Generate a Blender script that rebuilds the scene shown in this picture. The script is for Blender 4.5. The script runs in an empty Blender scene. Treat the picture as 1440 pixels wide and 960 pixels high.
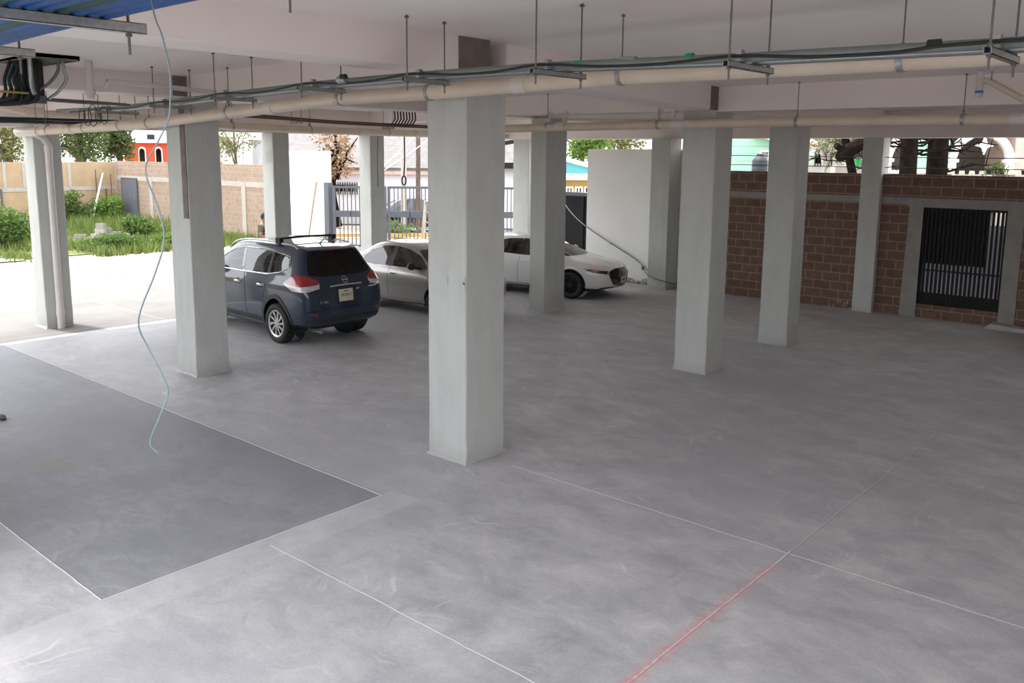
import bpy, bmesh, math, random
from math import sin, cos, pi, radians, sqrt, atan2, exp
from mathutils import Vector, Matrix
from mathutils.bvhtree import BVHTree
random.seed(7)
SC = bpy.context.scene
COL = SC.collection
V3 = Vector

# ------------------------------------------------------------------ mesh builder
class MB:
    def __init__(s): s.v = []; s.f = []
    def add(s, vs, fs):
        o = len(s.v); s.v += [tuple(v) for v in vs]; s.f += [tuple(i + o for i in f) for f in fs]; return s
    def box(s, x0, x1, y0, y1, z0, z1):
        vs = [(x, y, z) for z in (z0, z1) for y in (y0, y1) for x in (x0, x1)]
        return s.add(vs, [(0, 2, 3, 1), (4, 5, 7, 6), (0, 1, 5, 4), (2, 6, 7, 3), (0, 4, 6, 2), (1, 3, 7, 5)])
    def obox(s, c, sz, M=None):
        h = [a / 2 for a in sz]; M = M or Matrix()
        vs = [V3(c) + M.to_3x3() @ V3((x, y, z)) for z in (-h[2], h[2]) for y in (-h[1], h[1]) for x in (-h[0], h[0])]
        return s.add(vs, [(0, 2, 3, 1), (4, 5, 7, 6), (0, 1, 5, 4), (2, 6, 7, 3), (0, 4, 6, 2), (1, 3, 7, 5)])
    def bar(s, a, b, w, h=None, up=(0, 0, 1)):
        a = V3(a); b = V3(b); h = h or w; d = (b - a); L = d.length; d.normalize()
        u = V3(up)
        if abs(d.dot(u)) > .99: u = V3((1, 0, 0))
        r = d.cross(u).normalized(); u = r.cross(d)
        M = Matrix((r, d, u)).transposed()
        return s.obox((a + b) / 2, (w, L, h), M)
    def tube(s, pts, r, seg=10, cap=True, smooth_n=0):
        P = [V3(p) for p in pts]
        if smooth_n: P = spline(P, smooth_n)
        n = len(P); rs = r if isinstance(r, (list, tuple)) else [r] * n
        if len(rs) != n: rs = [rs[0] + (rs[-1] - rs[0]) * i / (n - 1) for i in range(n)]
        T = []
        for i in range(n):
            t = (P[min(i + 1, n - 1)] - P[max(i - 1, 0)]); T.append(t.normalized() if t.length > 1e-9 else V3((0, 0, 1)))
        u = V3((0, 0, 1)) if abs(T[0].z) < .9 else V3((1, 0, 0))
        vs = []; fs = []
        for i in range(n):
            u = (u - T[i] * u.dot(T[i])).normalized(); w = T[i].cross(u)
            for k in range(seg):
                a = 2 * pi * k / seg; vs.append(P[i] + (u * cos(a) + w * sin(a)) * rs[i])
        for i in range(n - 1):
            for k in range(seg):
                k2 = (k + 1) % seg; fs.append((i * seg + k, i * seg + k2, (i + 1) * seg + k2, (i + 1) * seg + k))
        if cap: fs += [tuple(range(seg))[::-1], tuple(range((n - 1) * seg, n * seg))]
        return s.add(vs, fs)
    def lathe(s, prof, seg=24, M=None, closed=False):
        # prof: (r, h) pairs, axis local Z
        M = M or Matrix(); vs = []; fs = []; n = len(prof)
        for r, h in prof:
            for k in range(seg):
                a = 2 * pi * k / seg; vs.append(M @ V3((r * cos(a), r * sin(a), h)))
        m = n if closed else n - 1
        for i in range(m):
            j = (i + 1) % n
            for k in range(seg):
                k2 = (k + 1) % seg; fs.append((i * seg + k, i * seg + k2, j * seg + k2, j * seg + k))
        if not closed:
            fs += [tuple(range(seg))[::-1], tuple(range((n - 1) * seg, n * seg))]
        return s.add(vs, fs)
    def prism(s, poly, d0, d1, M=None):
        # poly in local XY, extruded along local Z from d0 to d1
        M = M or Matrix(); n = len(poly)
        vs = [M @ V3((p[0], p[1], d0)) for p in poly] + [M @ V3((p[0], p[1], d1)) for p in poly]
        fs = [tuple(range(n))[::-1], tuple(range(n, 2 * n))] + [(i, (i + 1) % n, n + (i + 1) % n, n + i) for i in range(n)]
        return s.add(vs, fs)
    def sphere(s, c, r, seg=12, rings=8, sc=(1, 1, 1)):
        vs = [V3(c) + V3((0, 0, -r * sc[2]))]; fs = []
        for i in range(1, rings):
            a = pi * i / rings
            for k in range(seg):
                b = 2 * pi * k / seg
                vs.append(V3(c) + V3((r * sc[0] * sin(a) * cos(b), r * sc[1] * sin(a) * sin(b), -r * sc[2] * cos(a))))
        vs.append(V3(c) + V3((0, 0, r * sc[2])))
        for k in range(seg): fs.append((0, 1 + (k + 1) % seg, 1 + k))
        for i in range(rings - 2):
            for k in range(seg):
                k2 = (k + 1) % seg; fs.append((1 + i * seg + k, 1 + i * seg + k2, 1 + (i + 1) * seg + k2, 1 + (i + 1) * seg + k))
        o = 1 + (rings - 2) * seg
        for k in range(seg): fs.append((o + k, o + (k + 1) % seg, len(vs) - 1))
        return s.add(vs, fs)
    def build(s, name, mat, parent=None, smooth=False, ang=35, bevel=0, fixn=True, world=True):
        me = bpy.data.meshes.new(name)
        vs = s.v
        if parent is not None and world:
            loc = root_loc(parent); vs = [(v[0] - loc[0], v[1] - loc[1], v[2] - loc[2]) for v in vs]
        me.from_pydata(vs, [], s.f); me.validate()
        if fixn or bevel:
            bm = bmesh.new(); bm.from_mesh(me)
            if fixn: bmesh.ops.recalc_face_normals(bm, faces=bm.faces)
            if bevel:
                es = [e for e in bm.edges if len(e.link_faces) == 2 and e.calc_face_angle(0) > .6]
                bmesh.ops.bevel(bm, geom=es, offset=bevel, segments=2, affect='EDGES', profile=.5)
            bm.to_mesh(me); bm.free()
        return link(name, me, mat, parent, smooth, ang)

def link(name, me, mat, parent=None, smooth=False, ang=35):
    me.materials.clear(); me.materials.append(mat)
    if smooth:
        me.shade_smooth()
        try: me.set_sharp_from_angle(angle=radians(ang))
        except Exception: pass
    o = bpy.data.objects.new(name, me); COL.objects.link(o)
    if parent is not None: o.parent = parent
    return o
def root_loc(o):
    l = V3((0, 0, 0))
    while o is not None: l = l + o.location; o = o.parent
    return l
def tag(o, label=None, cat=None, group=None, kind=None):
    if label: o['label'] = label
    if cat: o['category'] = cat
    if group: o['group'] = group
    if kind: o['kind'] = kind
    return o
def thing(name, loc, label, cat, group=None, rz=0):
    o = bpy.data.objects.new(name, None); COL.objects.link(o)
    o.location = loc; o.rotation_euler = (0, 0, rz); o.empty_display_size = .2
    return tag(o, label, cat, group)
def struct(o): o['kind'] = 'structure'; return o
def spline(P, n):
    P = [V3(p) for p in P]; Q = [P[0] * 2 - P[1]] + P + [P[-1] * 2 - P[-2]]; out = []
    for i in range(1, len(Q) - 2):
        a, b, c, d = Q[i - 1:i + 3]
        for k in range(n):
            t = k / n
            out.append(.5 * ((2 * b) + (c - a) * t + (2 * a - 5 * b + 4 * c - d) * t * t + (3 * b - a - 3 * c + d) * t ** 3))
    out.append(P[-1]); return out
def rot(ax, a): return Matrix.Rotation(a, 4, ax)
def trs(x, y, z): return Matrix.Translation((x, y, z))

# ------------------------------------------------------------------ materials
class NT:
    def __init__(s, name):
        s.m = bpy.data.materials.new(name); s.m.use_nodes = True; s.t = s.m.node_tree
        s.b = s.t.nodes['Principled BSDF']; s.out = s.t.nodes['Material Output']
        g = s.n('ShaderNodeNewGeometry'); s.pos = g.outputs['Position']
    def n(s, typ, **k):
        nd = s.t.nodes.new(typ)
        for a, b in k.items(): setattr(nd, a, b)
        return nd
    def lk(s, a, b): s.t.links.new(a, b)
    def set(s, sock, v):
        if hasattr(v, 'is_output') or isinstance(v, bpy.types.NodeSocket): s.lk(v, sock)
        else: sock.default_value = v
    def math(s, op, a, b=None, c=None, clamp=False):
        nd = s.n('ShaderNodeMath', operation=op, use_clamp=clamp)
        s.set(nd.inputs[0], a)
        if b is not None: s.set(nd.inputs[1], b)
        if c is not None: s.set(nd.inputs[2], c)
        return nd.outputs[0]
    def noise(s, vec, scale, detail=4, rough=.55, dist=0, out='Fac'):
        nd = s.n('ShaderNodeTexNoise'); s.lk(vec, nd.inputs['Vector']); nd.inputs['Scale'].default_value = scale
        nd.inputs['Detail'].default_value = detail; nd.inputs['Roughness'].default_value = rough; nd.inputs['Distortion'].default_value = dist
        return nd.outputs[out]
    def ramp(s, fac, stops):
        nd = s.n('ShaderNodeValToRGB'); s.lk(fac, nd.inputs[0]); e = nd.color_ramp.elements
        while len(e) < len(stops): e.new(.5)
        for i, (p, c) in enumerate(stops):
            e[i].position = p; e[i].color = (c[0], c[1], c[2], 1) if hasattr(c, '__len__') else (c, c, c, 1)
        return nd.outputs[0]
    def mix(s, fac, a, b, mode='MIX'):
        nd = s.n('ShaderNodeMix', data_type='RGBA', blend_type=mode)
        s.set(nd.inputs[0], fac)
        for i, v in ((6, a), (7, b)):
            if isinstance(v, tuple) and len(v) == 3: v = (*v, 1)
            s.set(nd.inputs[i], v)
        return nd.outputs[2]
    def sep(s, vec):
        nd = s.n('ShaderNodeSeparateXYZ'); s.lk(vec, nd.inputs[0]); return nd.outputs
    def comb(s, x, y, z):
        nd = s.n('ShaderNodeCombineXYZ')
        for i, v in enumerate((x, y, z)): s.set(nd.inputs[i], v)
        return nd.outputs[0]
    def scalev(s, vec, sc):
        nd = s.n('ShaderNodeVectorMath', operation='MULTIPLY'); s.lk(vec, nd.inputs[0]); nd.inputs[1].default_value = sc; return nd.outputs[0]
    def obj(s): return s.n('ShaderNodeTexCoord').outputs['Object']
    def bump(s, h, strength=.3, dist=.01):
        nd = s.n('ShaderNodeBump'); s.lk(h, nd.inputs['Height']); nd.inputs['Strength'].default_value = strength; nd.inputs['Distance'].default_value = dist
        s.lk(nd.outputs[0], s.b.inputs['Normal'])
    def fin(s, color=None, rough=.6, metal=0, spec=.5, coat=0, **k):
        if color is not None: s.set(s.b.inputs['Base Color'], (*color, 1) if isinstance(color, tuple) and len(color) == 3 else color)
        s.set(s.b.inputs['Roughness'], rough); s.b.inputs['Metallic'].default_value = metal
        s.b.inputs['Specular IOR Level'].default_value = spec; s.b.inputs['Coat Weight'].default_value = coat
        s.b.inputs['Coat Roughness'].default_value = .04
        return s.m
def plain(name, color, rough=.5, metal=0, var=.08, scale=6, spec=.5, coat=0, bump=0):
    t = NT(name); f = t.noise(t.obj(), scale, 5)
    a = tuple(max(0, c * (1 - var)) for c in color); b = tuple(min(1, c * (1 + var)) for c in color)
    c = t.ramp(f, [(.3, a), (.7, b)])
    if bump: t.bump(t.noise(t.obj(), scale * 8, 4), bump, .01)
    return t.fin(c, rough, metal, spec, coat)

def m_column():
    t = NT('painted_concrete_column'); p = t.pos
    streak = t.noise(t.scalev(p, (4, 4, .9)), 1.5, 6, .65)
    c = t.ramp(streak, [(.28, (.465, .48, .455)), (.5, (.505, .52, .495)), (.75, (.545, .557, .532))])
    x, y, z = t.sep(p)
    blot = t.noise(p, 3.2, 6, .65)
    c = t.mix(t.math('MULTIPLY', t.math('SUBTRACT', blot, .52, clamp=True), 1.6, clamp=True), c, (.40, .41, .40))
    chips = t.math('GREATER_THAN', t.noise(p, 11, 5, .7), .70)
    low = t.math('SUBTRACT', 1, t.math('MULTIPLY', z, .9), clamp=True)
    c = t.mix(t.math('MULTIPLY', chips, low), c, (.68, .68, .64))
    dirt = t.math('MULTIPLY', t.math('SUBTRACT', 1, t.math('MULTIPLY', z, 5), clamp=True), t.noise(p, 5, 4), clamp=True)
    c = t.mix(t.math('MULTIPLY', dirt, .7), c, (.36, .33, .30))
    t.bump(t.noise(t.scalev(p, (1, 1, .6)), 22, 6, .6), .25, .012)
    return t.fin(c, .75, spec=.3)
def m_ceiling():
    t = NT('painted_ceiling'); p = t.pos
    c = t.ramp(t.noise(p, 1.1, 5), [(.3, (.80, .735, .705)), (.7, (.85, .79, .76))])
    c = t.mix(t.math('MULTIPLY', t.math('GREATER_THAN', t.noise(p, 5, 6, .7), .71), .35), c, (.42, .37, .35))
    t.bump(t.noise(p, 14, 6), .15, .01)
    return t.fin(c, .85, spec=.2)
def m_floor():
    t = NT('trowelled_concrete_floor'); p = t.pos; x, y, z = t.sep(p)
    wv = t.n('ShaderNodeVectorMath', operation='ADD'); t.lk(p, wv.inputs[0])
    t.lk(t.scalev(t.noise(p, 1.1, 5, .65, out='Color'), (.55, .55, 0)), wv.inputs[1])
    w = wv.outputs[0]
    big = t.noise(w, .45, 5, .6)
    c = t.ramp(big, [(.28, (.355, .347, .361)), (.5, (.455, .447, .455)), (.72, (.560, .550, .547))])
    med = t.noise(t.scalev(w, (1.0, 1.5, 1)), 1.5, 8, .72, .25)
    c = t.mix(.62, c, t.ramp(med, [(.3, (.265, .261, .276)), (.5, (.460, .452, .457)), (.68, (.655, .643, .636))]))
    # trowel sweeps: short strokes left by the float, each patch in its own direction
    gate = t.math('MULTIPLY', t.math('SUBTRACT', t.noise(p, .9, 5, .7), .42, clamp=True), 5, clamp=True)
    def strokes(scale, off):
        vo = t.n('ShaderNodeTexVoronoi'); vo.inputs['Scale'].default_value = scale
        sh = t.n('ShaderNodeVectorMath', operation='ADD'); t.lk(p, sh.inputs[0]); sh.inputs[1].default_value = (off, off * .7, 0)
        wb = t.n('ShaderNodeVectorMath', operation='ADD'); t.lk(sh.outputs[0], wb.inputs[0]); t.lk(t.scalev(t.noise(p, 2.2, 2, .5, out='Color'), (.35, .35, 0)), wb.inputs[1])
        t.lk(wb.outputs[0], vo.inputs['Vector'])
        df = t.n('ShaderNodeVectorMath', operation='SUBTRACT'); t.lk(wb.outputs[0], df.inputs[0]); t.lk(vo.outputs['Position'], df.inputs[1])
        lx, ly, lz = t.sep(df.outputs[0]); ang = t.math('MULTIPLY', t.sep(vo.outputs['Color'])[0], 6.28)
        ca, sa = t.math('COSINE', ang), t.math('SINE', ang)
        u = t.math('ADD', t.math('MULTIPLY', lx, ca), t.math('MULTIPLY', ly, sa)); v_ = t.math('SUBTRACT', t.math('MULTIPLY', ly, ca), t.math('MULTIPLY', lx, sa))
        v2 = t.math('ADD', v_, t.math('MULTIPLY', t.math('MULTIPLY', u, u), 1.3))
        nz = t.noise(t.comb(t.math('MULTIPLY', u, 1.2), t.math('MULTIPLY', v2, 13), t.sep(vo.outputs['Color'])[1]), 1.5, 3, .6)
        fd = t.math('SUBTRACT', 1, t.math('MULTIPLY', vo.outputs['Distance'], 1.9), clamp=True)
        return nz, t.math('MULTIPLY', fd, gate)
    n1, f1 = strokes(1.3, 0); n2, f2 = strokes(1.9, 5.3)
    c = t.mix(t.math('MULTIPLY', t.math('MULTIPLY', t.math('MULTIPLY', t.math('SUBTRACT', n1, .54, clamp=True), 9, clamp=True), f1), .8), c, (.27, .265, .28))
    c = t.mix(t.math('MULTIPLY', t.math('MULTIPLY', t.math('MULTIPLY', t.math('SUBTRACT', n2, .54, clamp=True), 9, clamp=True), f2), .8), c, (.80, .785, .77))
    cl = t.noise(p, .30, 4, .55)
    c = t.mix(t.math('MULTIPLY', t.math('SUBTRACT', cl, .46, clamp=True), 3.0, clamp=True), c, (.36, .353, .375))
    fine = t.noise(p, 38, 5, .7)
    c = t.mix(.13, c, t.ramp(fine, [(.35, .15), (.65, .62)]), 'OVERLAY')
    # smoother blue-grey pour at the left between the joints
    def rng(v, a, b):
        return t.math('MULTIPLY', t.math('GREATER_THAN', v, a), t.math('LESS_THAN', v, b))
    pour = t.math('MULTIPLY', rng(x, -17, -6.45), rng(y, 2.63, 5.43))
    c = t.mix(pour, c, (.62, .625, .665), 'MULTIPLY')
    pale = t.math('MULTIPLY', rng(x, -6.45, -6.05), rng(y, 1.0, 5.6))
    c = t.mix(t.math('MULTIPLY', pale, .22), c, (0.621, 0.607, 0.607))
    h = t.noise(w, 6, 6, .6)
    hts = []
    wob = t.math('MULTIPLY', t.math('SUBTRACT', t.noise(p, 3, 3), .5), .03)
    def joint(ax, at, a, b, dark, light, wd=.010, amt=.9):
        nonlocal c
        v, u = (y, x) if ax == 'y' else (x, y)
        d = t.math('ADD', t.math('SUBTRACT', v, at), wob)
        on = rng(u, a, b)
        m1 = t.math('MULTIPLY', t.math('LESS_THAN', t.math('ABSOLUTE', d), wd), on)
        m2 = t.math('MULTIPLY', t.math('LESS_THAN', t.math('ABSOLUTE', t.math('SUBTRACT', d, wd * 1.6)), wd), on)
        c = t.mix(t.math('MULTIPLY', m2, amt), c, dark); c = t.mix(t.math('MULTIPLY', m1, amt), c, light)
        hts.append(m2)
    D = (0.166, 0.163, 0.172); Lt = (0.900, 0.890, 0.869)
    joint('y', 5.43, -16.7, -6.43, D, Lt, .008, .75)
    joint('y', 2.63, -10.5, -6.45, D, Lt, .006, .7)
    joint('x', -6.44, 2.63, 5.43, (0.359, 0.359, 0.373), (0.690, 0.676, 0.676), .007, .8)
    joint('y', 6.96, -6.02, 9, (0.373, 0.366, 0.373), Lt, .006, .8)
    joint('y', 4.04, -6.3, -2.4, (0.373, 0.366, 0.373), Lt, .005, .75)
    joint('y', 11.45, -5.6, 9, (0.386, 0.380, 0.386), (0.690, 0.649, 0.635), .009, .5)
    joint('x', -2.83, 7.0, 13, (0.276, 0.269, 0.276), (0.580, 0.552, 0.552), .007, .6)
    joint('x', -2.83, 4.2, 7.0, (0.276, 0.269, 0.276), (0.828, 0.759, 0.745), .006, .8)
    # red chalk along the joint
    rd = t.math('ABSOLUTE', t.math('ADD', t.math('SUBTRACT', x, -2.83), t.math('MULTIPLY', t.math('SUBTRACT', t.noise(p, 5, 4), .5), .20)))
    red = t.math('SUBTRACT', 1, t.math('MULTIPLY', rd, 12), clamp=True)
    red = t.math('MULTIPLY', red, t.math('MULTIPLY', t.math('SUBTRACT', t.noise(p, 16, 5, .7), .36, clamp=True), 4.0, clamp=True))
    fade = t.math('MULTIPLY', rng(y, 3.9, 6.7), t.math('SUBTRACT', 1.12, t.math('MULTIPLY', t.math('SUBTRACT', y, 4.2, clamp=True), .42), clamp=True))
    c = t.mix(t.math('MULTIPLY', t.math('MULTIPLY', red, fade), .95), c, (0.718, 0.235, 0.248))
    rd2 = t.math('SUBTRACT', 1, t.math('MULTIPLY', t.math('ABSOLUTE', t.math('SUBTRACT', x, -6.75)), 18), clamp=True)
    c = t.mix(t.math('MULTIPLY', t.math('MULTIPLY', rd2, rng(y, 10.5, 11.7)), .35), c, (0.580, 0.276, 0.276))
    # damp stain
    dx = t.math('MULTIPLY', t.math('ADD', x, 9.7), .55); dy = t.math('SUBTRACT', y, 3.55)
    rr = t.math('ADD', t.math('SQRT', t.math('ADD', t.math('MULTIPLY', dx, dx), t.math('MULTIPLY', dy, dy))), t.math('MULTIPLY', t.math('SUBTRACT', t.noise(p, 5, 4), .5), .35))
    c = t.mix(t.math('MULTIPLY', t.math('LESS_THAN', rr, .17), .45), c, (0.276, 0.235, 0.193))
    hh = t.math('SUBTRACT', t.math('ADD', h, t.math('MULTIPLY', fine, .25)), t.math('MULTIPLY', hts[0], .8))
    t.bump(hh, .12, .012)
    return t.fin(c, t.ramp(med, [(.3, .50), (.7, .78)]), spec=.35)
def m_pave():
    t = NT('outdoor_concrete_paving'); p = t.pos; x, y, z = t.sep(p)
    c = t.ramp(t.noise(p, .8, 6, .65), [(.3, (.175, .171, .166)), (.7, (.232, .227, .221))])
    def jt(v, per, w):
        return t.math('LESS_THAN', t.math('ABSOLUTE', t.math('SUBTRACT', t.math('FRACT', t.math('DIVIDE', v, per)), .5)), w / per)
    j = t.math('MAXIMUM', jt(x, 3.1, .018), jt(y, 3.4, .018))
    c = t.mix(t.math('MULTIPLY', j, .5), c, (.33, .32, .31))
    t.bump(t.noise(p, 20, 5), .2, .01)
    return t.fin(c, .9, spec=.05)
def m_ground():
    t = NT('dry_soil'); p = t.pos
    c = t.ramp(t.noise(p, 1.3, 7, .7), [(.3, (.26, .21, .17)), (.55, (.40, .34, .28)), (.75, (.50, .46, .41))])
    t.bump(t.noise(p, 9, 6), .5, .04); return t.fin(c, .95, spec=.1)
def m_block(name, c1, c2, mort, bw=.4, bh=.2, ms=.011, axis='x', stain=0):
    t = NT(name); p = t.pos; x, y, z = t.sep(p)
    u = x if axis == 'x' else y
    br = t.n('ShaderNodeTexBrick'); t.lk(t.comb(u, z, 0), br.inputs['Vector'])
    br.inputs['Scale'].default_value = 1; br.inputs['Brick Width'].default_value = bw; br.inputs['Row Height'].default_value = bh
    br.inputs['Mortar Size'].default_value = ms; br.inputs['Mortar Smooth'].default_value = .15; br.inputs['Bias'].default_value = 0
    br.inputs['Color1'].default_value = (*c1, 1); br.inputs['Color2'].default_value = (*c2, 1); br.inputs['Mortar'].default_value = (*mort, 1)
    n = t.noise(p, 6, 7, .7)
    c = t.mix(.5, br.outputs['Color'], t.ramp(n, [(.3, tuple(a * .7 for a in c1)), (.7, tuple(min(1, a * 1.25) for a in c2))]))
    if stain:
        d = t.math('SUBTRACT', 1, t.math('MULTIPLY', t.math('ABSOLUTE', t.math('ADD', x, 7.0)), .75), clamp=True)
        lowz = t.math('SUBTRACT', 1, t.math('MULTIPLY', z, 1.35), clamp=True)
        sp = t.math('GREATER_THAN', t.noise(p, 13, 3, .8), t.math('SUBTRACT', .80, t.math('MULTIPLY', t.math('MULTIPLY', d, lowz), .27)))
        c = t.mix(t.math('MULTIPLY', sp, .8), c, (.5, .47, .43))
    h = t.math('ADD', t.math('MULTIPLY', br.outputs['Fac'], -1), t.math('MULTIPLY', n, .5))
    t.bump(h, .6, .012); return t.fin(c, .9, spec=.15)
def m_plaster(name, c, var=.05, scale=2):
    t = NT(name); p = t.pos
    a = tuple(v * (1 - var) for v in c); b = tuple(min(1, v * (1 + var)) for v in c)
    k = t.ramp(t.noise(p, scale, 6, .65), [(.3, a), (.7, b)])
    t.bump(t.noise(p, 25, 5), .2, .008); return t.fin(k, .85, spec=.2)
def m_leaf(name, c1, c2, trans=.35):
    t = NT(name)
    r = t.n('ShaderNodeNewGeometry').outputs['Random Per Island']
    c = t.ramp(r, [(0, c1), (1, c2)])
    t.fin(c, .6, spec=.25)
    tr = t.n('ShaderNodeBsdfTranslucent'); t.lk(c, tr.inputs[0])
    mx = t.n('ShaderNodeMixShader'); mx.inputs[0].default_value = trans
    t.lk(t.b.outputs[0], mx.inputs[1]); t.lk(tr.outputs[0], mx.inputs[2]); t.lk(mx.outputs[0], t.out.inputs[0])
    return t.m
def m_glass(name, tint, alpha, rough=.02):
    # window glass: tinted see-through layer under a clear reflection
    t = NT(name)
    g = t.n('ShaderNodeBsdfGlossy'); g.inputs['Roughness'].default_value = rough
    tr = t.n('ShaderNodeBsdfTransparent'); tr.inputs[0].default_value = (*tint, 1)
    f = t.n('ShaderNodeFresnel'); f.inputs['IOR'].default_value = 1.55
    mx = t.n('ShaderNodeMixShader'); t.lk(t.math('ADD', f.outputs[0], alpha, clamp=True), mx.inputs[0])
    t.lk(tr.outputs[0], mx.inputs[1]); t.lk(g.outputs[0], mx.inputs[2]); t.lk(mx.outputs[0], t.out.inputs[0])
    return t.m
M = {}
M['column'] = m_column(); M['ceiling'] = m_ceiling(); M['floor'] = m_floor(); M['pave'] = m_pave(); M['ground'] = m_ground()
M['brick'] = m_block('brown_block_wall', (.135, .085, .066), (.20, .126, .10), (.40, .34, .29), .4, .2, .012, 'x', 1)
M['block_tan'] = m_block('tan_block_wall', (.31, .225, .17), (.38, .28, .215), (.47, .41, .35), .4, .2, .012)
M['tan'] = m_plaster('tan_plaster', (.44, .32, .20), .14, 1.2)
M['white'] = m_plaster('white_render', (.84, .84, .815), .04, 1)
M['cement'] = m_plaster('grey_cement', (.30, .29, .275), .15, 3)
M['palecement'] = m_plaster('pale_cement', (.44, .40, .36), .10, 3)
M['stub'] = m_plaster('bare_concrete', (.20, .17, .15), .2, 5)
M['asphalt'] = m_plaster('asphalt', (.12, .12, .125), .15, 2)
M['pvc'] = plain('cream_pvc', (.62, .53, .42), .4, var=.08, scale=2.5)
M['pvc_white'] = plain('white_pvc', (.62, .59, .55), .4, var=.05)
M['steel'] = plain('galvanised_steel', (.36, .37, .37), .38, .75, .15, 30)
M['steel_dark'] = plain('grey_steel', (.16, .16, .16), .5, .5, .15, 20)
M['black'] = plain('black_rubber', (.012, .012, .013), .6)
M['black_metal'] = plain('black_painted_metal', (.007, .0075, .009), .55, spec=.3)
M['conduit_green'] = plain('grey_green_conduit', (.17, .20, .19), .45, .2)
M['blue_hose'] = plain('blue_conduit_hose', (.008, .065, .22), .55, var=.25, scale=3, spec=.25)
M['green_hose'] = plain('green_conduit_hose', (.008, .05, .045), .55, var=.25, scale=3, spec=.25)
M['cord'] = plain('pale_blue_cord', (.17, .215, .235), .4)
M['yellow_cable'] = plain('yellow_cable', (.42, .29, .03), .5)
M['red_cable'] = plain('red_brown_cable', (.16, .04, .03), .5)
M['blue_tape'] = plain('blue_band', (.05, .2, .5), .5)
M['green_tape'] = plain('green_tape', (.02, .25, .14), .5)
M['wood'] = plain('weathered_wood', (.36, .27, .19), .8, var=.2)
M['grey_gate'] = plain('grey_gate_paint', (.10, .105, .12), .45)
M['door_grey'] = plain('grey_door_paint', (.12, .125, .15), .55)
M['red_dark'] = plain('dark_red_paint', (.05, .012, .014), .6)
# ------------------------------------------------------------------ camera, sky, sun
cam = bpy.data.cameras.new('camera'); co = bpy.data.objects.new('camera', cam); COL.objects.link(co)
yaw, pitch, roll = -.7154, .1582, .0087
F_PX = 1219.12
fw = V3((sin(yaw) * cos(pitch), cos(yaw) * cos(pitch), -sin(pitch))); rt = V3((cos(yaw), -sin(yaw), 0)); up = rt.cross(fw)
r2 = rt * cos(roll) + up * sin(roll); u2 = -rt * sin(roll) + up * cos(roll)
Mx = Matrix((r2, u2, -fw)).transposed().to_4x4(); Mx.translation = V3((0, 0, 3.42)); co.matrix_world = Mx
cam.sensor_fit = 'HORIZONTAL'; cam.sensor_width = 36; cam.lens = F_PX / 1440 * 36; cam.shift_y = -69.78 / 1440
cam.clip_start = .1; cam.clip_end = 600
SC.camera = co
w = bpy.data.worlds.new('World'); SC.world = w; w.use_nodes = True
nt = w.node_tree; bg = nt.nodes['Background']
sky = nt.nodes.new('ShaderNodeTexSky'); sky.sky_type = 'NISHITA'; sky.sun_disc = False
SUN_EL, SUN_DIR = radians(70), V3((.88, .20, 0)).normalized()       # direction light travels on the ground
sky.sun_elevation = SUN_EL; sky.sun_rotation = atan2(-SUN_DIR.x, -SUN_DIR.y); sky.dust_density = 3.0; sky.air_density = 1.0
# thin bright cloud over the blue
mixn = nt.nodes.new('ShaderNodeMix'); mixn.data_type = 'RGBA'; mixn.inputs[0].default_value = .72
nt.links.new(sky.outputs[0], mixn.inputs[6]); mixn.inputs[7].default_value = (5.32, 5.3, 5.2, 1)
nt.links.new(mixn.outputs[2], bg.inputs[0]); bg.inputs[1].default_value = .34
sl = bpy.data.lights.new('sun', 'SUN'); sl.energy = 2.5; sl.angle = radians(2.5); sl.color = (1, .955, .89)
so = bpy.data.objects.new('sun', sl); COL.objects.link(so)
d = V3((SUN_DIR.x * cos(SUN_EL), SUN_DIR.y * cos(SUN_EL), -sin(SUN_EL)))
so.rotation_euler = d.to_track_quat('-Z', 'Y').to_euler()
so.location = (0, 0, 30)
vs = SC.view_settings; vs.view_transform = 'Standard'; vs.look = 'None'; vs.gamma = 1; vs.exposure = 1.22; vs.use_curve_mapping = False
SC.display_settings.display_device = 'sRGB'
cy = SC.cycles; cy.use_denoising = True; cy.max_bounces = 8; cy.diffuse_bounces = 6; cy.glossy_bounces = 4; cy.transparent_max_bounces = 16
cy.caustics_reflective = False; cy.caustics_refractive = False; cy.sample_clamp_indirect = 6
try: cy.denoiser = 'OPENIMAGEDENOISE'
except Exception: pass

# ------------------------------------------------------------------ ground, floor, ceiling
struct(MB().box(-120, 60, -60, 130, -.5, -.05).build('ground_soil', M['ground']))
struct(MB().box(-16.75, 9, -.3, 20.15, -.3, 0).build('floor', M['floor']))
struct(MB().add([(-27.2, -20, 0), (-16.75, -20, 0), (-16.75, 22.5, 0), (-27.2, 22.5, 0), (-29.3, -20, 0)] , [(0, 1, 2, 3), (4, 0, 3)]).build('paving', M['pave']))
struct(MB().box(-16.75, 30, -20, -.3, -.3, -.004).build('paving_front', M['asphalt']))
struct(MB().box(-70, 40, 27.5, 34.5, -.2, -.03).build('street', M['asphalt']))
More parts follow.
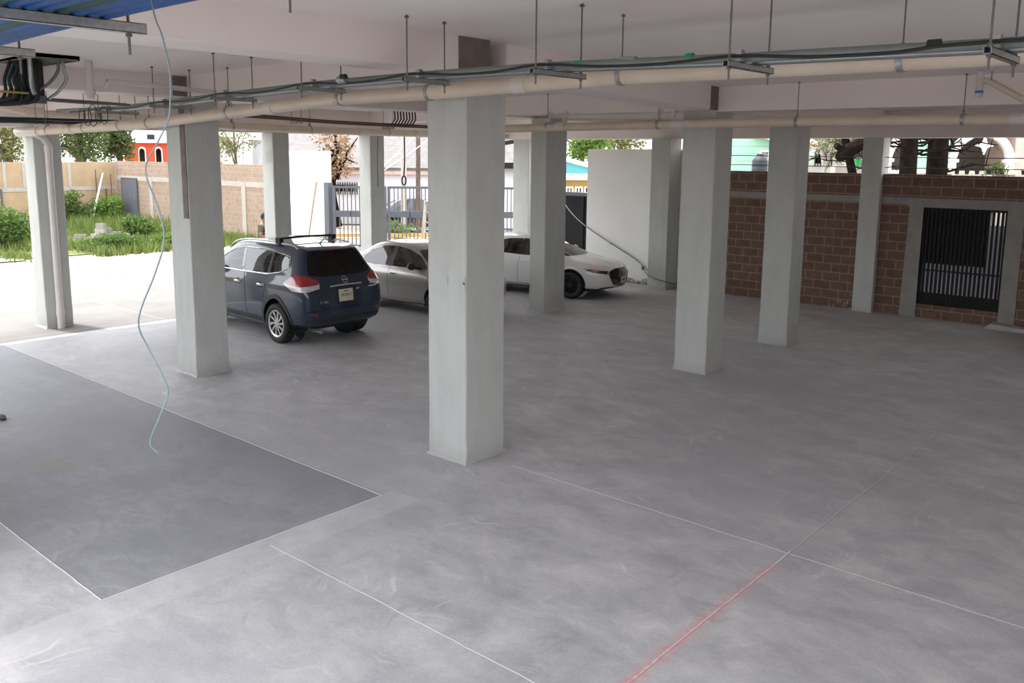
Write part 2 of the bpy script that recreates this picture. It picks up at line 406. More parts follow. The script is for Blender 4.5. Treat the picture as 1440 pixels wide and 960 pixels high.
# ceiling slab: follows the measured fall of the deck
gx = [-18.0, -12.1, -6.7, 9]; gy = [1.55, 6.9, 12.3, 20.15]
zt = {-18.0: (4.47, 4.47, 4.44, 4.42), -12.1: (4.5, 4.48, 4.44, 4.42), -6.7: (4.61, 4.60, 4.42, 4.40), 9: (4.61, 4.60, 4.42, 4.40)}
mb = MB(); vv = [(x, y, zt[x][j]) for x in gx for j, y in enumerate(gy)] + [(x, y, 4.9) for x in gx for y in gy]
ff = []
for i in range(3):
    for j in range(3):
        a = i * 4 + j; ff += [(a, a + 1, a + 5, a + 4), (16 + a, 16 + a + 4, 16 + a + 5, 16 + a + 1)]
for i in range(3):
    for j in (0, 3): a = i * 4 + j; ff.append((a, a + 4, a + 20, a + 16))
for j in range(3):
    for i in (0, 3): a = i * 4 + j; ff.append((a, a + 1, a + 17, a + 16))
struct(mb.add(vv, ff).build('ceiling', M['ceiling']))
struct(MB().box(-18, 9, 1.55, 20.15, 4.9, 7.4).build('wall_upper', M['ceiling']))
struct(MB().box(6, 6.3, 4, 20.15, 0, 4.9).build('wall_right', M['ceiling']))

def beam(name, pts, w0, w1, axis, top=4.65):
    # pts: (coordinate along the beam, underside height); w0..w1 across
    mb = MB()
    for (a, za), (b, zb) in zip(pts, pts[1:]):
        q = []
        for s, z in ((a, za), (b, zb)):
            for wv, zz in ((w0, z), (w1, z), (w1, top), (w0, top)):
                q.append((s, wv, zz) if axis == 'x' else (wv, s, zz))
        mb.add(q, [(0, 1, 2, 3), (7, 6, 5, 4), (0, 4, 5, 1), (1, 5, 6, 2), (2, 6, 7, 3), (3, 7, 4, 0)])
    return struct(mb.build(name, M['ceiling']))
beam('beam_1', [(1.55, 4.26), (6.63, 4.25)], -7.0, -6.42, 'y')
beam('beam_2', [(7.26, 4.25), (12.05, 4.09)], -7.0, -6.42, 'y')
beam('beam_3', [(12.6, 4.08), (19.5, 4.06)], -6.95, -6.42, 'y')
beam('beam_4', [(1.55, 4.2), (6.58, 4.2)], -12.66, -12.08, 'y')
beam('beam_5', [(7.13, 4.2), (19.5, 4.16)], -12.6, -12.1, 'y')
beam('beam_6', [(-6.42, 4.07), (9, 4.03)], 12.05, 12.6, 'x')
beam('beam_7', [(-12.08, 4.2), (-7.0, 4.25)], 6.63, 7.2, 'x')
beam('beam_8', [(-17.5, 4.12), (-12.66, 4.2)], 6.6, 7.1, 'x')
beam('beam_9', [(-17.5, 4.15), (-12.6, 4.18)], 14.56, 15.1, 'x')
beam('beam_10', [(-12.1, 4.18), (-6.95, 4.08)], 14.75, 15.25, 'x')
beam('beam_11', [(-18, 3.83), (9, 3.81)], 19.55, 20.1, 'x')
beam('beam_12', [(1.55, 3.82), (6.5, 3.82), (19.55, 3.88)], -17.98, -17.5, 'y')
struct(MB().box(-13, -7.8, .7, 1.8, 0, 2.1).build('shade_blocker_left', M['column']))  # unseen block added out of frame to shade the left of the floor
beam('beam_14', [(-18, 4.35), (9, 4.35)], 1.55, 1.95, 'x')
struct(MB().box(-60, 40, -9, -8.8, -.1, 3.4).build('sky_blocker_front', M['brick']))  # unseen wall added behind the camera to keep low sky light off column tops
beam('beam_13', [(-12.1, 4.12), (-7.0, 4.09)], 12.1, 12.6, 'x')

# ------------------------------------------------------------------ columns
def column(x0, x1, y0, y1, top, label, rough=.012):
    c = thing('concrete_column', ((x0 + x1) / 2, (y0 + y1) / 2, 0), label, 'column', 'painted concrete columns of the car park')
    # shaft: bevelled square prism with slightly worn arrises
    bm = bmesh.new(); b = .012
    ring = [(x0 + b, y0), (x1 - b, y0), (x1, y0 + b), (x1, y1 - b), (x1 - b, y1), (x0 + b, y1), (x0, y1 - b), (x0, y0 + b)]
    n = 26; rows = []
    rnd = random.Random(int(x0 * 100 + y0 * 10))
    for k in range(n + 1):
        z = top * k / n; row = []
        for i, (x, y) in enumerate(ring):
            j = rough * (1.6 if z < .35 else .35)
            row.append(bm.verts.new((x + rnd.uniform(-j, j) * .5, y + rnd.uniform(-j, j) * .5, z)))
        rows.append(row)
    for a, b2 in zip(rows, rows[1:]):
        for i in range(8): bm.faces.new((a[i], a[(i + 1) % 8], b2[(i + 1) % 8], b2[i]))
    bm.faces.new(rows[0][::-1]); bm.faces.new(rows[-1])
    for v in bm.verts: v.co -= c.location
    me = bpy.data.meshes.new('shaft'); bm.to_mesh(me); bm.free()
    link('shaft', me, M['column'], c, True, 30)
    # mortar collar at the foot
    mb = MB(); q = []
    for k in range(24):
        a = 2 * pi * k / 24; rx = (x1 - x0) / 2; ry = (y1 - y0) / 2
        m = max(abs(cos(a)), abs(sin(a))); e = 1.06 + rnd.uniform(0, .07)
        q.append(((x0 + x1) / 2 + cos(a) / m * rx * e, (y0 + y1) / 2 + sin(a) / m * ry * e))
    vs = [(x, y, -.004) for x, y in q] + [((x0 + x1) / 2 + (x - (x0 + x1) / 2) * .93, (y0 + y1) / 2 + (y - (y0 + y1) / 2) * .93, .022 + rnd.uniform(0, .012)) for x, y in q]
    mb.add(vs, [(i, (i + 1) % 24, 24 + (i + 1) % 24, 24 + i) for i in range(24)] + [tuple(range(24, 48))])
    mb.build('mortar_collar', M['floor'], c)
    return c
cC = column(-7.01, -6.42, 6.63, 7.26, 4.25, 'big pale concrete column nearest the camera, in the centre of the car park')
cB = column(-12.66, -12.08, 6.58, 7.13, 4.2, 'concrete column with a dark vertical slot, in front of the dark blue SUV')
cE = column(-6.99, -6.42, 12.05, 12.6, 4.09, 'concrete column standing on the open floor right of the white hatchback, with a faint red line by its foot')
cF = column(-6.89, -6.35, 14.92, 15.44, 4.08, 'concrete column between the red-lined column and the one against the brick wall')
cG = column(-6.83, -6.40, 19.5, 19.95, 3.83, 'concrete column against the brown brick wall, just left of the black barred gate')
cD = column(-12.15, -11.72, 14.56, 15.28, 4.17, 'concrete column in front of the white hatchback, hiding its front door')
cH = column(-12.02, -11.47, 19.2, 19.75, 3.83, 'concrete column beside the nose of the white hatchback, in front of the white entrance wall')
cA = column(-17.99, -17.53, 6.5, 7.0, 3.82, 'concrete column with a downpipe on it, at the edge of the sunlit paving on the left')
cI = column(-17.95, -17.5, 11.67, 12.12, 3.84, 'sunlit-edged concrete column behind the roof of the dark blue SUV')
cJ = column(-17.95, -17.5, 14.56, 15.03, 3.86, 'sunlit-edged concrete column behind the silver car, in front of the grey barred gate')
cK = column(-17.03, -16.43, 19.6, 20.1, 3.85, 'pale lit concrete column behind the white hatchback, partly hidden by a nearer column')
MB().box(-6.45, -6.405, 6.52, 6.98, 4.25, 4.615).build('bare_stub', M['stub'], cC)
MB().box(-6.45, -6.40, 11.84, 12.045, 4.09, 4.43).build('bare_stub', M['stub'], cE)
MB().box(-12.10, -12.06, 6.42, 6.80, 4.2, 4.49).build('bare_stub', M['stub'], cB)
tag(MB().box(-12.225, -12.09, 6.568, 6.6, 2.42, 4.15).build('slot', M['stub'], cB), 'dark recessed slot')
tag(MB().box(-6.62, -6.43, 6.622, 6.64, 2.02, 2.045).box(-6.72, -6.69, 6.622, 6.64, 1.98, 2.09).box(-6.452, -6.425, 6.622, 6.64, 1.95, 2.1).build('paint_mark', M['column'], cC), 'small raised plaster scar')
# ------------------------------------------------------------------ pipes and services under the slab
def cz(x, y):
    def interp(a, xs, ys):
        for (x0, y0), (x1, y1) in zip(zip(xs, ys), list(zip(xs, ys))[1:]):
            if a <= x1: t = max(0, (a - x0) / (x1 - x0)); return y0 + (y1 - y0) * t
        return ys[-1]
    return interp(x, gx, [interp(y, gy, zt[q]) for q in gx])
ORD = ['first', 'second', 'third', 'fourth', 'fifth', 'sixth', 'seventh', 'eighth', 'ninth', 'tenth', 'eleventh', 'twelfth', 'thirteenth', 'fourteenth', 'fifteenth', 'sixteenth']
def ring(mb, c, axis, r, w, t=.006, seg=20):
    M = {'x': rot('Y', pi / 2), 'y': rot('X', pi / 2), 'z': Matrix()}[axis]
    return mb.lathe([(r, -w / 2), (r + t, -w / 2), (r + t, w / 2), (r, w / 2)], seg, trs(*c) @ M, True)
# main drain pipe along the first row of columns, with its downpipe
PM = [(-17.85, 3.735), (-16.5, 3.75), (-15, 3.78), (-12.8, 3.82), (-10.6, 3.92), (-8.2, 4.03), (-6.77, 4.04), (-5.36, 4.07), (-4.33, 4.09), (-2.0, 4.08), (4, 4.09)]
def pz(x):
    for (a, b), (c, d) in zip(PM, PM[1:]):
        if x <= c: return b + (d - b) * (x - a) / (c - a)
    return PM[-1][1]
PY, PR = 6.4, .078
dp = thing('drain_pipe', (-10, PY, 3.9), 'long cream drain pipe crossing the whole picture, with a downpipe at its end', 'pipe')
MB().tube([(x, PY, z) for x, z in PM], PR, 20).build('pipe_run', M['pvc'], dp, True)
for x in (-5.46, -1.05, -15.55, -9.6): ring(MB(), (x, PY, pz(x)), 'x', PR - .01, .16, .018).build('coupling', M['pvc_white'], dp, True)
MB().tube([(-17.9, PY, 3.735), (-16.9, PY, 3.745)], .092, 20).build('tee', M['pvc_white'], dp, True)
MB().tube([(-17.41, 6.72, 0), (-17.41, 6.72, 3.5), (-17.37, 6.62, 3.64), (-17.3, PY, 3.74)], .066, 18).build('downpipe', M['pvc_white'], dp, True)
for z in (.32, 3.42): ring(MB(), (-17.41, 6.72, z), 'z', .06, .12, .015).build('collar', M['pvc_white'], dp, True)
def hanger(x, y, zc, r, lab, grp, axis='x', top=None, clevis=False):
    top = top or cz(x, y)
    h = thing('pipe_hanger', (x, y, top), lab, 'hanger', grp)
    mb = MB(); ring(mb, (x, y, zc), axis, r + .001, .045, .006, 24)
    if clevis:
        for sgn in (-1, 1):
            a = (x, y + sgn * .06, zc + r * .75) if axis == 'x' else (x + sgn * .06, y, zc + r * .75)
            mb.bar(a, (x, y, zc + r + .1), .03, .006)
    mb.build('strap', M['steel'], h, True)
    rod = MB().tube([(x, y, zc + r), (x, y, top)], .006, 8).build('threaded_rod', M['steel_dark'], h)
    MB().lathe([(.018, 0), (.018, .012), (.008, .022)], 8, trs(x, y, top - .022)).build('anchor', M['steel_dark'], rod)
    MB().lathe([(.014, 0), (.014, .016)], 6, trs(x, y, zc + r + .02)).build('nut', M['steel_dark'], rod)
for k, x in enumerate((-2.02, -4.33, -6.72, -8.19, -10.58, -12.79, -13.72, -15.0, -16.5)):
    hanger(x, PY, pz(x), PR, ORD[k] + ' strap hanger from the right along the long cream drain pipe', 'strap hangers of the long drain pipe', top=(4.22 if x == -12.79 else None), clevis=k in (3, 4))
# trapeze hangers and conduits
TX = [(-1.2, 5.2, 5.77, 4.0), (-2.7, 5.2, 5.77, 4.02), (-4.3, 5.2, 5.77, 4.06), (-5.85, 5.3, 5.76, 4.08), (-7.55, 5.4, 5.9, 4.08), (-9.38, 5.5, 6.0, 4.05), (-11.2, 5.68, 6.2, 4.02), (-13.25, 5.86, 6.42, 4.0)]
def strut_mb(mb, x, y0, y1, z, w=.041):
    # open C channel lying on its side, with slots in its web
    t = .004
    mb.box(x - w / 2, x + w / 2, y0, y1, z, z + t); mb.box(x - w / 2, x - w / 2 + t, y0, y1, z, z + w); mb.box(x + w / 2 - t, x + w / 2, y0, y1, z, z + w)
    mb.box(x - w / 2, x - w / 2 + .012, y0, y1, z + w - t, z + w); mb.box(x + w / 2 - .012, x + w / 2, y0, y1, z + w - t, z + w)
    return mb
for k, (x, y0, y1, z) in enumerate(TX):
    h = thing('trapeze_hanger', (x, (y0 + y1) / 2, cz(x, y0)), ORD[k] + ' trapeze hanger from the right under the grey conduits', 'hanger', 'trapeze hangers of the grey conduits')
    strut_mb(MB(), x, y0 - .05, y1 + .05, z - .045).build('strut_channel', M['steel'], h)
    for y in (y0, y1):
        r = MB().tube([(x, y, z - .12), (x, y, cz(x, y))], .0065, 8).build('threaded_rod', M['steel_dark'], h)
        MB().lathe([(.02, 0), (.02, .012), (.008, .024)], 8, trs(x, y, cz(x, y) - .024)).build('anchor', M['steel_dark'], r)
        MB().lathe([(.015, 0), (.015, .014)], 6, trs(x, y, z - .06)).build('nut', M['steel_dark'], r); MB().lathe([(.015, 0), (.015, .014)], 6, trs(x, y, z + .001)).build('nut', M['steel_dark'], r)
    MB().box(x - .02, x + .02, y0 + .12, y0 + .17, z, z + .075).build('pipe_clamp', M['steel'], h)
def along(dy, dz, x0=5.0, x1=-15.3):
    pts = [(x0, 5.2 + dy, 4.0 + dz)] + [(x, y0 + dy, z + dz) for x, y0, y1, z in TX] + [(x1, 6.0 + dy * .5, 4.02 + dz)]
    return pts
c1 = thing('conduit', (-5, 5.4, 4.1), 'thick grey-green conduit riding on the trapeze hangers above the cream pipe', 'conduit')
MB().tube(along(.20, .032), .031, 14).build('tube', M['conduit_green'], c1, True)
for x in (-3.6, -6.9): MB().tube([(x - .06, 5.41, 4.085 if x > -5 else 4.11), (x + .06, 5.41, 4.083 if x > -5 else 4.11)], .036, 14).build('coupling', M['steel'], c1, True)
for x, z in ((-3.1, 4.075), (-4.05, 4.085)): tag(MB().tube([(x - .025, 5.4, z), (x + .025, 5.4, z)], .0335, 12).build('tape', M['green_tape'], c1, True), 'green tape')
c2 = tag(MB().tube(along(.36, .018), .017, 12).build('conduit', M['steel'], None, True), 'thin galvanised conduit lying on the trapeze hangers beside the thick grey-green one', 'conduit')
c3 = tag(MB().tube(along(.45, .014), .013, 12).build('conduit', M['conduit_green'], None, True), 'thinnest grey conduit on the trapeze hangers, nearest the cream pipe', 'conduit')
rnd = random.Random(3)
pts = []
P0 = along(.06, .02)
for a, b in zip(P0, P0[1:]):
    for t in (0, .33, .66):
        s = .035 * sin(pi * t) if t else 0
        pts.append((a[0] + (b[0] - a[0]) * t, a[1] + (b[1] - a[1]) * t + rnd.uniform(-.01, .01), a[2] + (b[2] - a[2]) * t - s + .01))
cb = thing('power_cable', (-5, 5.3, 4.0), 'black cable sagging between the trapeze hangers along the grey conduits', 'cable')
MB().tube(pts, .011, 8, smooth_n=3).build('cable', M['black'], cb, True)
for x, z in ((-1.5, 4.03), (-6.72, 4.11)): MB().tube([(x - .035, 5.28, z + .012), (x + .035, 5.28, z + .012)], .024, 10).build('tape_wrap', M['black'], cb)
# second drain pipe, along the third row
d2 = thing('drain_pipe', (-5, 11.88, 3.88), 'shorter cream drain pipe in front of the three far columns by the brick wall', 'pipe')
P2 = [(-11.7, 3.85), (-10.36, 3.862), (-7, 3.885), (-5.1, 3.893), (-2.3, 3.875), (5, 3.87)]
MB().tube([(x, 11.88, z) for x, z in P2], .068, 18).build('pipe_run', M['pvc'], d2, True)
for x in (-9.25, -6.98, -2.35): ring(MB(), (x, 11.88, 3.88), 'x', .062, .2, .014).build('coupling', M['pvc_white'], d2, True)
for x in (-9.55, -9.2, -7.35, -7.08):
    MB().tube([(x, 11.9, 3.92), (x, 11.92, 4.05), (x + .03, 11.95, 4.13)], .03, 12).lathe([(.037, 0), (.037, .07)], 12, trs(x, 11.9, 3.96)).build('branch_stub', M['pvc_white'], d2, True)
for k, x in enumerate((-2.97, -5.09, -7.33, -9.54)):
    hanger(x, 11.88, 3.885, .068, ORD[k] + ' strap hanger from the right on the second cream drain pipe', 'strap hangers of the second drain pipe', top=cz(x, 11.88))
v = thing('vent_pipe', (-2.75, 11.6, 4.42), 'white vertical pipe stub with a blue band and a sloping branch under the ceiling', 'pipe')
MB().tube([(-2.75, 11.6, 4.43), (-2.75, 11.6, 4.13)], .042, 14).build('stub', M['pvc_white'], v, True)
tag(ring(MB(), (-2.75, 11.6, 4.19), 'z', .042, .03, .003).build('band', M['blue_tape'], v, True), 'blue band')
MB().tube([(-2.75, 11.6, 4.33), (-2.66, 11.66, 4.31), (-2.2, 11.8, 4.03), (-2.05, 11.88, 3.93)], .038, 14).build('branch', M['pvc'], v, True)
MB().tube([(-2.64, 11.64, 4.3), (-2.64, 11.64, 4.43)], .006, 8).build('rod', M['steel_dark'], v)
# third drain pipe, along the street facade
d3 = thing('drain_pipe', (-17.2, 10, 3.95), 'dusky drain pipe along the far left facade, behind the SUV column', 'pipe')
P3 = [(-17.1, 5.2, 4.3), (-17.2, 5.9, 4.19), (-17.2, 6.35, 4.09), (-17.2, 8.47, 4.05), (-17.2, 10.5, 3.95), (-17.2, 12.8, 3.92), (-17.2, 16.1, 3.91), (-17.2, 19.5, 3.9)]
MB().tube(P3, .085, 18).build('pipe_run', M['pvc'], d3, True)
for y in (14.1, 16.0): ring(MB(), (-17.2, y, 3.915), 'y', .08, .3, .015).build('coupling', M['pvc_white'], d3, True)
for k, (y, z) in enumerate(((14.9, 3.915), (12.5, 3.925), (10.46, 3.955), (7.6, 4.06))):
    hanger(-17.2, y, z, .085, ORD[k] + ' clevis hanger from the right on the far facade drain pipe', 'hangers of the far facade pipe', 'y', clevis=True)
# cable bundles by the facade
for col, dx, dz, lab in ((M['black'], 0, 0, 'black cable strung along the facade above the silver car'), (M['yellow_cable'], .05, -.02, 'yellow cable strung along the facade beside the black ones'), (M['red_cable'], .1, -.025, 'red-brown cable strung along the facade beside the yellow one'), (M['black'], .02, .03, 'upper black cable of the bundle strung along the facade')):
    tag(MB().tube([(-15.5 + dx, 8.6, 4.13 + dz), (-15.5 + dx, 10.2, 4.1 + dz), (-15.5 + dx, 12, 4.05 + dz), (-15.5 + dx, 14.5, 4.03 + dz), (-15.3 + dx, 16.5, 4.0 + dz)], .014, 8, smooth_n=5).build('cable', col, None, True), lab, 'cable', 'cables along the facade')
for k, y in enumerate((9.2, 10.9, 13.4)):
    h = thing('trapeze_hanger', (-15.45, y, cz(-15.5, y)), 'small hanger ' + ('left of', 'above', 'right of')[k] + ' the roof rack of the SUV, holding the facade cables', 'hanger', 'small hangers of the facade cables')
    z = 4.135 - (y - 8.6) * .02
    strut_mb(MB(), 0, -.2, .2, 0).build('strut_channel', M['steel'], h, world=False).location = (0, 0, z - .09 - cz(-15.5, y))
    h.rotation_euler.z = pi / 2
    for s in (-1, 1):
        o = MB().tube([(0, s * .17, z - .1 - cz(-15.5, y)), (0, s * .17, 0)], .006, 8).build('threaded_rod', M['steel_dark'], h, world=False)
bt = thing('cable_tail', (-15.3, 13.8, 4.2), 'tuft of cut black cable tails hanging at the end of the facade cables', 'cable')
for k in range(8):
    y = 13.45 + k * .09; MB().tube([(-15.3, y, cz(-15.3, y)), (-15.3, y + .03, 4.18), (-15.35, y - .05, 4.03)], .018, 7).build('tail', M['black'], bt, True)
for k in range(7):
    x = -15.6 + .05 * (k % 4); z = 3.86 + .035 * (k // 4) + .005 * k
    tag(MB().tube([(x, 2.2, z + .07), (x, 4.5, z - .01 * (k % 3)), (x, 6.4, z), (x, 8.6, z + .02)], .016, 8, smooth_n=5).build('cable', M[('green_hose', 'black', 'green_hose', 'black', 'black', 'red_cable', 'green_hose')[k]], None, True),
        ('dark green', 'black', 'dark green', 'black', 'black', 'red-brown', 'dark green')[k] + ' cable in the low bundle above the downpipe', 'cable', 'low cable bundle at the left edge: ' + ('green', 'black', 'green', 'black', 'black', 'red', 'green')[k])
h = thing('trapeze_hanger', (-15.5, 5.9, 4.47), 'wire-thin hanger holding the low cable bundle above the downpipe', 'hanger')
MB().box(-15.72, -15.3, 5.88, 5.92, 3.80, 3.83).build('strut_channel', M['steel'], h)
for x in (-15.7, -15.32): MB().tube([(x, 5.9, 3.78), (x, 5.9, cz(x, 5.9))], .006, 8).build('threaded_rod', M['steel_dark'], h)
# shaft opening with dropping cables
so_ = thing('shaft_opening', (-11.4, 4.37, 4.5), 'dark shaft opening in the ceiling with black cables dropping out of it', 'shaft')
X0, X1, Y0, Y1 = -11.9, -10.88, 4.1, 4.63
MB().box(X0, X1, Y0, Y0 + .02, 4.46, 4.54).box(X0, X1, Y1 - .02, Y1, 4.46, 4.54).box(X0, X0 + .02, Y0, Y1, 4.46, 4.54).box(X1 - .02, X1, Y0, Y1, 4.46, 4.54).build('rim', M['stub'], so_)
MB().box(X0, X1, Y0, Y1, 4.475, 4.53).build('shaft_shade_plate', M['black_metal'], so_)  # flat black plate stands in for the shade inside the shaft
MB().box(-11.66, -11.56, 4.38, 4.47, 4.0, 4.5).build('red_riser', M['red_dark'], so_)
rnd = random.Random(11)
for k in range(14):
    y = 4.02 + .026 * k; x = -11.55 + .09 * (k % 3) + rnd.uniform(-.03, .03); zb = rnd.uniform(3.95, 4.0)
    MB().tube([(x, y + (.1 if k < 4 else 0), 4.5), (x + rnd.uniform(-.02, .02), y + rnd.uniform(-.02, .02), 4.25), (x, y, zb + .12), (x - .05, y - .12, zb), (x - .3, y - .8, zb - .02), (x - .4, 2.4, zb)], .021, 8, smooth_n=4).build('dropped_cable', M[('black', 'green_hose', 'black')[k % 3]], so_, True)
for nm, pts, r, mt in (('steel_conduit', [(-11.12, 4.16, 4.5), (-11.2, 4.19, 4.2), (-11.3, 4.25, 4.08)], .026, 'steel'),
                       ('bent_conduit', [(-11.15, 4.49, 4.5), (-11.2, 4.50, 4.36), (-11.25, 4.42, 4.22), (-11.4, 4.33, 4.13), (-11.5, 4.2, 4.1)], .019, 'steel_dark'),
                       ('bent_conduit', [(-11.25, 4.58, 4.5), (-11.25, 4.59, 4.38), (-11.25, 4.61, 4.26), (-11.3, 4.53, 4.12), (-11.45, 4.48, 4.04)], .019, 'steel'),
                       ('yellow_conduit', [(-11.3, 2.6, 4.12), (-11.3, 3.5, 4.09), (-11.3, 4.18, 4.08)], .012, 'yellow_cable')):
    MB().tube(pts, r, 10, smooth_n=5).build(nm, M[mt], so_, True)
jb = thing('junction_box', (-11.6, 4.35, 4.03), 'grey metal junction box below the dark shaft opening, with conduits leaving it', 'box')
MB().box(-11.7, -11.5, 4.22, 4.47, 3.975, 4.075).build('case', M['steel_dark'], jb, bevel=.01)
for q in (0, 1): MB().tube([(-11.6 + .07 * q, 4.46, 4.04 - .02 * q), (-11.65, 5.0, 4.035 - .02 * q), (-11.8 + .1 * q, 5.6, 4.03 - .01 * q)], .015, 10, smooth_n=4).build('conduit_stub', M['steel_dark'], jb, True)
cl = thing('wire_coil', (-13.4, 5.9, 4.0), 'loose coils of thin black wire hanging under the conduits, upper left', 'wire')
for k in range(5):
    cx = -13.75 + .14 * k; rr = .10 + .03 * (k % 3)
    MB().tube([(cx + rr * cos(a) * .8, 5.83 + .02 * k + .01 * cos(a), 3.93 - .02 * (k % 2) + rr * sin(a)) for a in [i * 2 * pi / 22 for i in range(23)]], .006, 6).build('loop', M['black'], cl, True)
wp = thing('waste_pipe', (-11.2, 4.87, 4.5), 'white plastic waste pipe dropping from the ceiling with a branch towards the slotted column', 'pipe')
MB().tube([(-11.2, 4.87, cz(-11.2, 4.87)), (-11.2, 4.87, 4.05)], .046, 14).build('drop', M['pvc_white'], wp, True)
MB().tube([(-11.2, 4.87, 4.2), (-11.2, 4.96, 4.17), (-11.2, 5.05, 4.18), (-11.2, 5.1, 4.24), (-11.2, 5.2, 4.275), (-11.2, 6.58, 4.22)], .033, 14, smooth_n=4).build('branch', M['pvc_white'], wp, True)
ring(MB(), (-11.2, 4.87, 4.12), 'z', .05, .05, .012).build('collar', M['pvc_white'], wp, True)
# hose bank at the upper left
HO = 'hoses of the bank crossing the upper left corner'
for k in range(13):
    y = 2.165 - .077 * k
    blue = k % 4 != 3
    rnd = random.Random(k)
    tag(MB().tube([(1.5, y - .06, 4.135), (-2.5, y - .02, 4.13), (-4.75, y, 4.13), (-6.6, y + .03, 4.11), (-9.5, y + .05, 4.05), (-12, y + .0, 4.0)], .033, 12, smooth_n=4).build('conduit_hose', M['blue_hose' if blue else 'green_hose'], None, True),
        (ORD[k] + ' from the right in the lower layer of hoses, ' + ('blue' if blue else 'green')), 'hose', HO)
for k in range(10):
    y = 2.10 - .077 * k
    tag(MB().tube([(1.5, y - .06, 4.2), (-4.75, y, 4.195), (-6.6, y + .03, 4.175), (-12, y, 4.07)], .033, 12, smooth_n=4).build('conduit_hose', M['green_hose' if k % 3 else 'blue_hose'], None, True),
        (ORD[k] + ' from the right in the upper layer of hoses, ' + ('green' if k % 3 else 'blue')), 'hose', HO)
for x, y1, lab in ((-4.75, 2.38, 'long slotted steel strut carrying the blue hoses, nearer the camera'), (-6.55, 2.48, 'short visible end of the farther steel strut under the blue hoses'), (-2.2, 2.3, 'steel strut of the hose bank just above the picture')):
    if x == -2.2: continue
    h = thing('trapeze_hanger', (x, 1.7, 4.26), lab, 'hanger')
    strut_mb(MB(), x, .5, y1, 4.045, .055).build('strut_channel', M['steel'], h)
    for y in (y1 - .09,):
        r = MB().tube([(x, y, 3.93), (x, y, cz(x, y))], .008, 8).build('threaded_rod', M['steel_dark'], h)
        MB().lathe([(.017, 0), (.017, .016)], 6, trs(x, y, 4.026)).build('nut', M['steel_dark'], r)
h = thing('trapeze_hanger', (-4.88, 3.42, 4.6), 'end of a steel strut with a threaded rod at the top edge of the picture', 'hanger')
strut_mb(MB(), -4.9, 1.9, 3.55, 4.42).build('strut_channel', M['steel'], h)
r = MB().tube([(-4.88, 3.42, 4.3), (-4.88, 3.42, cz(-4.88, 3.42))], .008, 8).build('threaded_rod', M['steel_dark'], h)
MB().lathe([(.018, 0), (.018, .016)], 6, trs(-4.88, 3.42, 4.40)).build('nut', M['steel_dark'], r)
# hanging cord
K = .60
cpts = [(-5.99, 3.06, 4.45), (-5.92, 3.09, 4.2), (-5.84, 3.09, 3.96), (-5.80, 3.06, 3.75), (-5.81, 3.04, 3.62), (-5.86, 2.97, 3.45), (-5.89, 2.90, 3.28), (-5.80, 2.94, 3.0), (-5.74, 2.93, 2.8), (-5.755, 2.86, 2.58), (-5.81, 2.75, 2.26), (-5.76, 2.79, 2.05), (-5.61, 2.83, 1.8), (-5.61, 2.78, 1.64), (-5.66, 2.71, 1.43), (-5.61, 2.74, 1.35)]
tx = [(x * K, y * K, 3.42 + (z - 3.42) * K) for x, y, z in cpts]
tx = [(tx[0][0] - .06, tx[0][1] - .02, cz(tx[0][0], tx[0][1]))] + tx
tag(MB().tube(tx, .0036, 8, smooth_n=5).build('dangling_cable', M['cord'], None, True), 'thin pale blue cable dangling in loose curls from the ceiling', 'cable')
# thin wires hanging at the facade
tag(MB().tube([(-17.25, 14.62, 3.84), (-17.27, 14.6, 3.2), (-17.24, 14.58, 2.55)], .008, 6, smooth_n=4).build('hanging_wire', M['black'], None, True), 'thin dark wire hanging in front of the column behind the silver car', 'wire')
hw = thing('hanging_cable', (-17.4, 15.5, 3.8), 'black cable with a looped end hanging before the street gate', 'cable')
MB().tube([(-17.3, 15.55, 3.85), (-17.3, 15.55, 3.2), (-17.3, 15.52, 2.8)], .018, 8, smooth_n=4).build('cable', M['black'], hw, True)
MB().tube([(-17.3, 15.52 + .07 * sin(a), 2.69 + .12 * cos(a)) for a in [i * 2 * pi / 16 for i in range(17)]], .02, 8).build('loop', M['black'], hw, True)
# ------------------------------------------------------------------ vehicles
def m_paint(name, c, metal=.35, rough=.28, coat=1.0):
    t = NT(name)
    f = t.noise(t.obj(), 900, 2)
    col = t.ramp(f, [(.35, tuple(v * .85 for v in c)), (.65, tuple(min(1, v * 1.15) for v in c))])
    return t.fin(col, rough, metal, .3 if metal < .2 else .5, coat)
M['paint_navy'] = m_paint('navy_metallic_paint', (.007, .019, .042), 0, .5)
M['paint_silver'] = m_paint('silver_beige_paint', (.40, .385, .35), .55, .33)
M['paint_white'] = m_paint('pearl_white_paint', (.74, .74, .73), .0, .3)
M['paint_dark'] = m_paint('dark_blue_paint', (.015, .02, .04), .3, .3)
M['cladding'] = plain('black_plastic_cladding', (.018, .018, .019), .55)
M['tyre'] = plain('tyre_rubber', (.016, .016, .016), .75, scale=20, var=.25)
M['alloy'] = plain('bright_alloy', (.55, .55, .54), .3, .85)
M['alloy_dark'] = plain('gunmetal_alloy', (.05, .05, .055), .32, .7)
M['chrome'] = plain('chrome_trim', (.75, .75, .75), .12, 1.0)
M['disc'] = plain('dark_brake_parts', (.02, .02, .02), .6, .3)
M['glass_clear'] = m_glass('car_window_glass', (.66, .78, .73), .03)
M['glass_mid'] = m_glass('tinted_car_glass', (.22, .25, .27), .07)
M['glass_rear'] = m_glass('dark_rear_glass', (.03, .032, .036), .0)
M['cabin'] = plain('dark_cabin_lining', (.02, .02, .022), .8)
M['seat'] = plain('black_seat_cloth', (.025, .025, .027), .9)
def m_lens(name, c, rough=.12):
    t = NT(name); f = t.noise(t.scalev(t.obj(), (1, 1, 4)), 9, 2)
    return t.fin(t.ramp(f, [(.35, tuple(v * .72 for v in c)), (.65, c)]), rough, 0, .6, 1.0)
